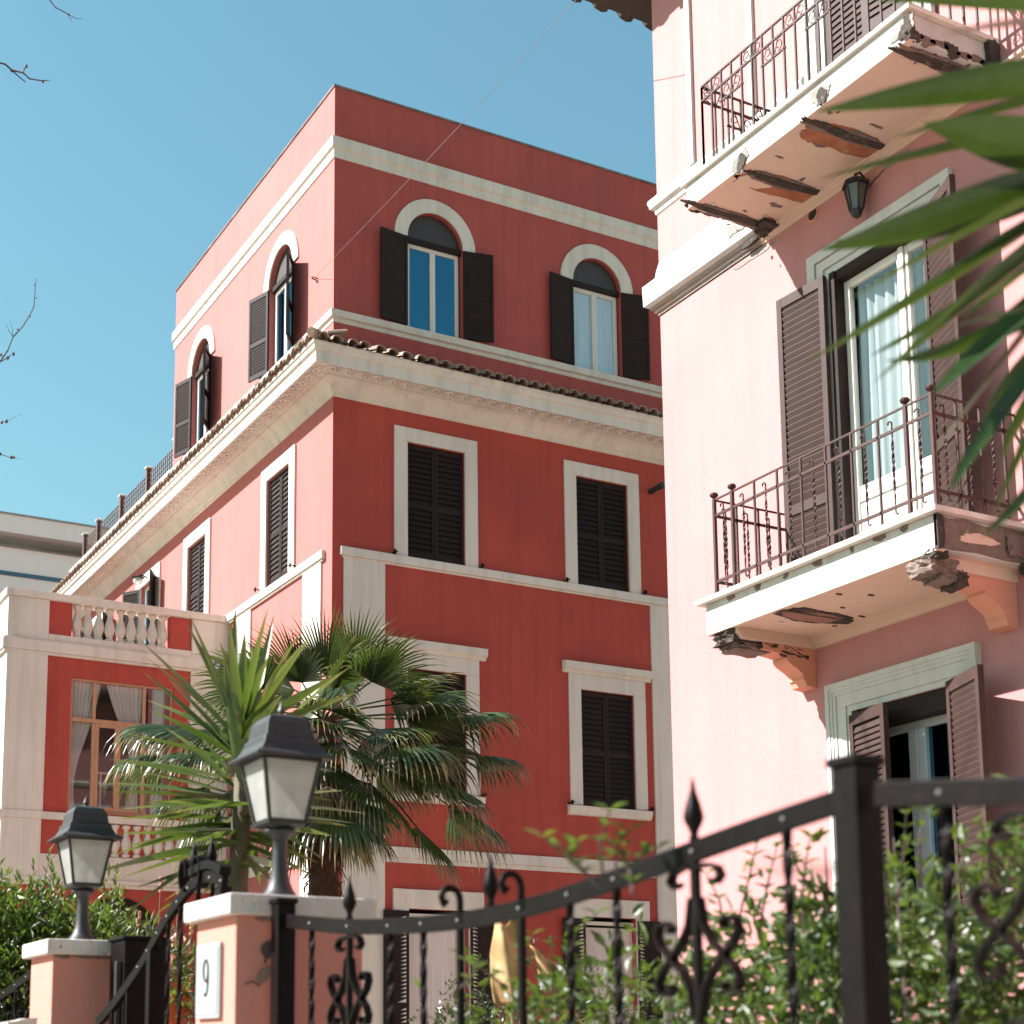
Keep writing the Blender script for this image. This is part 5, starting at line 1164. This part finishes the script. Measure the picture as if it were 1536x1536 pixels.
for (x, z, f_, dr) in ((1.35,.12,-.2,2.6),(1.55,-.2,.1,3.0),(1.1,-.55,-.4,2.6),(1.3,-.75,.1,2.8),(.75,-.25,-.6,2.6),(.5,-.65,-.5,2.6),(.85,.3,.2,1.8),(-1.45,.1,.1,2.8),(-1.6,-.25,-.1,3.0),(-1.2,-.5,.3,2.8),(-1.0,-.85,-.2,2.6),(-.6,-.3,-.6,2.4),(.95,-1.0,-.2,2.6),(.2,-.8,-.6,2.4)):
    q = CR*x + CF*f_ + Vector((0,0,z)); frond(pc, q, q.length*.95, rnd.uniform(.72,.9), rnd.uniform(-.3,.3), 0, dr, 30, 2.7)
for k in range(15):                                          # old hanging fronds
    a = GA*k + 0.7; el = rnd.uniform(-1.15, -0.45)
    frond(pc + Vector((0,0,-0.25 - 0.02*k)), Vector((cos(a)*cos(el), sin(a)*cos(el), sin(el))), rnd.uniform(.35,.65), rnd.uniform(.6,.8), rnd.uniform(-.6,.6), 1 if k % 3 == 0 else 0, 1.5, 24, 2.0, 0.75)

# --- leaf clouds for bushes
def leafcloud(name, parent, blobs, n, L, w, mat, seed, up_bias=0.35, six=False):
    r = random.Random(seed); b = MB(); k = b.m(mat)
    tot = sum(x[3]*x[4]*x[5] for x in blobs)
    cl = []
    for bl in blobs:
        m = max(3, int(n/14*bl[3]*bl[4]*bl[5]/tot))
        for _ in range(m):
            d = Vector((r.gauss(0,1), r.gauss(0,1), r.gauss(0,1))).normalized(); q = r.random()**0.28
            cl.append((Vector((bl[0]+d.x*bl[3]*q, bl[1]+d.y*bl[4]*q, bl[2]+d.z*bl[5]*q)), d))
    for i in range(n):
        c, d = cl[i % len(cl)]; cs = L*1.5
        p = c + Vector((r.gauss(0,cs*.6), r.gauss(0,cs*.6), r.gauss(0,cs*.75)))
        ax = (d*0.55 + Vector((r.gauss(0,.7), r.gauss(0,.7), r.gauss(up_bias,.6)))).normalized(); sd = ax.cross(Vector((r.gauss(0,1), r.gauss(0,1), r.gauss(0,1)))).normalized(); nn = sd.cross(ax)
        l = L*r.choice((.5,.75,1,1,1.25,1.5))*r.uniform(.85,1.1); ww = w*r.uniform(.7,1.2)*0.5; nb = len(b.v)
        if six:
            b.v += [p, p+ax*l*.3+sd*ww*.85+nn*ww*.4, p+ax*l*.65+sd*ww*.8+nn*ww*.3, p+ax*l-nn*l*.12, p+ax*l*.65-sd*ww*.8+nn*ww*.3, p+ax*l*.3-sd*ww*.85+nn*ww*.4, p+ax*l*.5]
            b.f += [(nb,nb+1,nb+6),(nb+1,nb+2,nb+6),(nb+2,nb+3,nb+6),(nb+3,nb+4,nb+6),(nb+4,nb+5,nb+6),(nb+5,nb,nb+6)]; b.mi += [k]*6
        else:
            b.v += [p, p+ax*l*.5+sd*ww+nn*ww*.35, p+ax*l-nn*l*.1, p+ax*l*.5-sd*ww+nn*ww*.35]; b.f += [(nb,nb+1,nb+2),(nb,nb+2,nb+3)]; b.mi += [k]*2
    return b.build(name, parent, smooth=False, normals=False), cl
def twigs(parent, root, cl, n, r0, mat, seed, name="stems"):
    r = random.Random(seed); b = MB()
    for i in range(n):
        c, d = r.choice(cl); p0 = Vector(root) + Vector((r.uniform(-.12,.12), r.uniform(-.12,.12), 0)); m = p0.lerp(c, .55) + Vector((r.gauss(0,.06), r.gauss(0,.06), r.gauss(.03,.06)))
        b.tube([p0, m, c], [r0, r0*.6, r0*.25], mat, 5)
    return b.build(name, parent)
bu = thing("shrub", "leafy green bush behind the far pillar at lower left", "bush", (2.3, 9.0, 0))
_, cl = leafcloud("foliage", bu, [(2.10,9.05,2.10,.52,.40,.40),(1.75,9.3,2.25,.45,.40,.38),(2.50,8.85,2.12,.32,.35,.32),(2.3,8.9,1.75,.5,.4,.35),(1.9,9.0,1.6,.5,.4,.4)], 21000, 0.066, 0.024, BUSH, 5, 0.5)
twigs(bu, (2.0,9.1,-0.1), cl, 40, 0.018, STEM, 6)
r = random.Random(9)
for k in range(26):                                          # upright shoots on top
    b = MB(); tp = []
    p = Vector((r.uniform(1.5,2.75), r.uniform(8.7,9.4), r.uniform(2.3,2.5))); h = r.uniform(.12,.34); q = p + Vector((r.gauss(0,.04), r.gauss(0,.04), h)); b.tube([p,q], [.003,.0015], STEM, 4); tp += [0.1]*8
    for j in range(9):
        c = p.lerp(q, .2+.8*j/8); a = j*2.4; blade(b, c, c + Vector((cos(a)*.03, sin(a)*.03, .045)), 0.016, BUSH, tp, n=4)
    b.build("shoot", bu, normals=False)
lv = thing("lavender_bush", "grey green low bush with dry flower stalks left of the gate", "bush", (3.0, 9.6, 0))
_, cl = leafcloud("foliage", lv, [(2.98,9.35,2.14,.42,.35,.24),(3.0,9.4,1.5,.6,.5,.5)], 3200, 0.055, 0.010, LAVE, 15, 0.9)
b = MB()
for (x, y, z, h) in ((3.05,9.2,2.25,.42),(3.13,9.1,2.22,.36),(2.95,9.3,2.2,.26),(3.2,9.05,2.1,.3)):
    b.tube([(x,y,z),(x+.01,y,z+h)], .003, PALMD, 4)
    for j in range(8): b.blob((x+.01+rnd.uniform(-.008,.008), y, z+h-.012*j), .010, CORB, (1,1,1), 5)
b.build("flower_stalks", lv, normals=False)
dk = thing("shrub", "dark small leaved bush behind the sagging middle of the railing", "bush", (4.1, 7.0, 0))
_, cl = leafcloud("foliage", dk, [(3.98,6.95,1.72,.28,.3,.30),(4.25,6.85,1.85,.25,.3,.28),(4.1,6.9,1.2,.5,.5,.5),(4.5,6.7,1.75,.3,.3,.3)], 6500, 0.032, 0.013, BUSHD, 25, 0.3)
twigs(dk, (4.1,6.9,-0.1), cl, 26, 0.012, BARK, 26)
vi = thing("climbing_shrub", "glossy green climber spreading behind the railing at lower right", "bush", (2.9, 2.9, 0))
_, cl = leafcloud("foliage", vi, [(2.55,3.55,1.70,.28,.26,.18),(2.72,3.10,1.78,.30,.30,.24),(2.98,2.88,1.80,.34,.32,.28),(3.15,2.55,1.84,.34,.32,.30),(3.3,2.2,1.88,.34,.32,.32),(2.35,3.9,1.58,.22,.22,.18),(3.2,3.3,1.7,.5,.4,.22)], 6800, 0.050, 0.024, VINE, 35, 0.3, True)
b = MB(); r = random.Random(31)
for k in range(46):
    c, d = r.choice(cl); p0 = Vector((c.x + r.uniform(-.1,.1), c.y + r.uniform(-.1,.1), 1.1)); b.tube([p0, p0.lerp(c,.5) + Vector((r.gauss(0,.05), r.gauss(0,.05), 0)), c + Vector((0,0,r.uniform(0,.12)))], [.007,.005,.0022], TWIGM, 5)
b.build("stems", vi)
for (p, q) in SHOOTS:                                         # long shoots reaching up past the rail
    b = MB(); tp = []
    p, q = Vector(p), Vector(q); m = p.lerp(q,.5) + Vector((r.gauss(0,.02), r.gauss(0,.02), .01)); b.tube([p,m,q], [.0035,.0028,.0015], TWIGM, 5); tp += [.1]*15
    n = max(4, int((q-p).length/.035))
    for j in range(n):
        t_ = .25+.75*j/(n-1); c = p.lerp(m, t_*2) if t_ < .5 else m.lerp(q, t_*2-1)
        for s in (0, 1):
            a = j*1.9 + s*pi; dv = Vector((cos(a)*.8, sin(a)*.8, .45)).normalized(); blade(b, c, c + dv*r.uniform(.025,.048), r.uniform(.015,.024), VINE, tp, n=5, sag=.1, base=.2)
    b.build("shoot", vi, normals=False)
# dry broad leaf
t = thing("dry_leaf", "large crumpled tan dead leaf caught behind the railing", "leaf", (3.2, 5.15, 0))
TAN = leafmat("dead_leaf", [(0.26,0.15,0.055),(0.42,0.27,0.115),(0.52,0.37,0.18)], 0.7, None, 0.3, 9)
def crumple(pts_fn, nx, ny, name):
    b = MB(); vs = [pts_fn(i/nx, j/ny) for j in range(ny+1) for i in range(nx+1)]
    b.add(vs, [(j*(nx+1)+i, j*(nx+1)+i+1, (j+1)*(nx+1)+i+1, (j+1)*(nx+1)+i) for j in range(ny) for i in range(nx)], TAN); o = b.build(name, t, smooth=True, normals=False)
    so_ = o.modifiers.new("thickness", 'SOLIDIFY'); so_.thickness = 0.003
def leafA(u, v):
    x = (u-.5)*.135*(1.0 - .35*max(0, v-.6)/.4 - .25*max(0,.25-v)/.25); z = (v-.5)*.33; 
    top = 0.05*max(0, (v-.8)/.2)*(-.9*sin(u*4.0)+.3)
    d = .022*sin(7*u+3*v) + .014*sin(13*v+5*u) + .03*(u-.5)**2*8*.3
    return tuple(Vector((3.10,5.13,1.945)) + CR*x + CF*d + Vector((0,0,z+top)))
def leafB(u, v):
    x = (u-.5)*.13; z = (v-.5)*.23; d = .03*sin(6*u+4*v) + .018*sin(15*v+3*u)
    return tuple(Vector((3.27,5.05,1.84)) + CR*(x+z*-.35) + CF*d + Vector((0,0,z - .05*(u-.5)*2)))
crumple(leafA, 14, 24, "blade"); crumple(leafB, 12, 16, "blade")
b = MB(); b.tube([(3.11,5.14,1.80),(3.16,5.15,1.5),(3.2,5.16,0.9),(3.22,5.18,-0.03)], [.006,.009,.012,.014], PALMD, 6); b.build("stalk", t)
# flower pot seen through the gate bars
t = thing("flower_pot", "terracotta pot of red flowers seen between the gate bars", "plant pot", (2.62, 7.7, 0))
POT = simple("terracotta_pot", (0.50,0.13,0.04), 0.8, 0.15, 8); PETAL = simple("red_petals", (0.55,0.05,0.04), 0.6, 0.3, 30); PETAL2 = simple("pink_petals", (0.62,0.32,0.26), 0.6, 0.3, 30)
b = MB(); b.lathe([(0.11,1.6),(0.15,1.86),(0.165,1.87),(0.165,1.91),(0.14,1.91),(0.13,1.88)], (2.57,7.72,0), POT, 18); b.build("pot", t, smooth=False)
b = MB(); b.box(2.3,3.1,7.5,8.0,0.0,1.6,PILL); tag(b.build("planter_wall"), "plastered ledge carrying the red flower pot behind the gate", "ledge")
leafcloud("foliage", t, [(2.6,7.7,2.02,.14,.14,.11),(2.74,7.6,1.86,.12,.12,.10)], 420, .05, .025, BUSH, 51)
leafcloud("blossoms", t, [(2.76,7.58,1.86,.10,.08,.10),(2.80,7.55,1.74,.1,.08,.1)], 160, .032, .028, PETAL, 52); leafcloud("blossoms", t, [(2.58,7.7,2.10,.08,.08,.05),(2.9,7.5,1.80,.07,.07,.12)], 110, .034, .03, PETAL2, 53)
# bird
t = thing("bird", "small dark brown bird perched on a palm frond", "bird", (5.145,13.797,5.2))
FE = simple("dark_brown_feathers", (0.045,0.032,0.03), 0.7, 0.3, 60)
b = MB(); o = Vector((5.145,13.797,5.24)); ax = -CR
prof = [(-.115,.010),(-.085,.018),(-.05,.036),(-.01,.050),(.03,.047),(.055,.034),(.075,.027),(.09,.029),(.105,.026),(.118,.012)]
pts = [o + Vector((0,0,1))*s*0.88 + ax*(s*0.25 + (0.03 if s > .08 else 0)) for s, _ in prof]
b.tube(pts, [r_*1.05 for _, r_ in prof], FE, 10); b.tube([pts[-2] + ax*.02, pts[-2] + ax*.055 - Vector((0,0,.01))], [.008,.001], DARK, 5)
for s in (.015,-.015): b.tube([o + CF*s + Vector((0,0,-.03)), o + CF*s + Vector((0,0,-.1))], .003, DARK, 4)
b.build("body", t, smooth=True)
b = MB(); b.blob(tuple(pts[-2] + ax*.018 - CF*.022 + Vector((0,0,.006))), .005, DARK, (1,1,1), 6); b.build("eye", t)
# bare street tree, trunk just outside the frame on the left
t = thing("bare_tree", "bare thin branched street tree reaching in from the left edge", "tree", (0.2, 11.6, 0))
b = MB(); b.tube([(0.2,11.6,-0.15),(0.22,11.58,2.5),(0.3,11.6,5.2),(0.5,11.55,7.4),(0.7,11.5,9.6)], [.16,.13,.10,.07,.03], BARK, 12); b.build("trunk", t, smooth=True)
b = MB(); tr_pts = [(0.3,11.6,5.2),(0.38,11.58,6.2),(0.5,11.55,7.4),(0.6,11.52,8.6),(0.7,11.5,9.6)]
def limb(a, e, r0, r1):
    a, e = Vector(a), Vector(e); m = a.lerp(e,.5) + Vector((0,0,.12)); b.tube([a, a.lerp(m,.5)+Vector((.02,0,.05)), m, m.lerp(e,.5)+Vector((0,.02,-.01)), e], [r0, r0*.8, r0*.55, (r0*.4+r1)*.6, r1], BARK, 6)
for i, s_ in {0: 4, 2: 3, 5: 2, 9: 0, 11: 0}.items():
    if i < len(TWIGS): limb(tr_pts[s_], TWIGS[i][0][:3], .018, TWIGS[i][0][3])
for tw in TWIGS: b.tube([p[:3] for p in tw], [p[3] for p in tw], TWIGM, 5)
r = random.Random(77)
for k in range(26):
    s_ = r.choice(tr_pts); a = r.uniform(pi*.45, pi*1.6); e = Vector(s_) + Vector((cos(a)*r.uniform(.8,1.9), sin(a)*r.uniform(.8,1.9), r.uniform(-.2,1.0))); limb(s_, e, .016, .003)
b.build("branches", t)
b = MB()
for x in BUDS: b.blob(x[:3], x[3], BUDM, (1,1,1.3), 6)
b.build("buds", t)
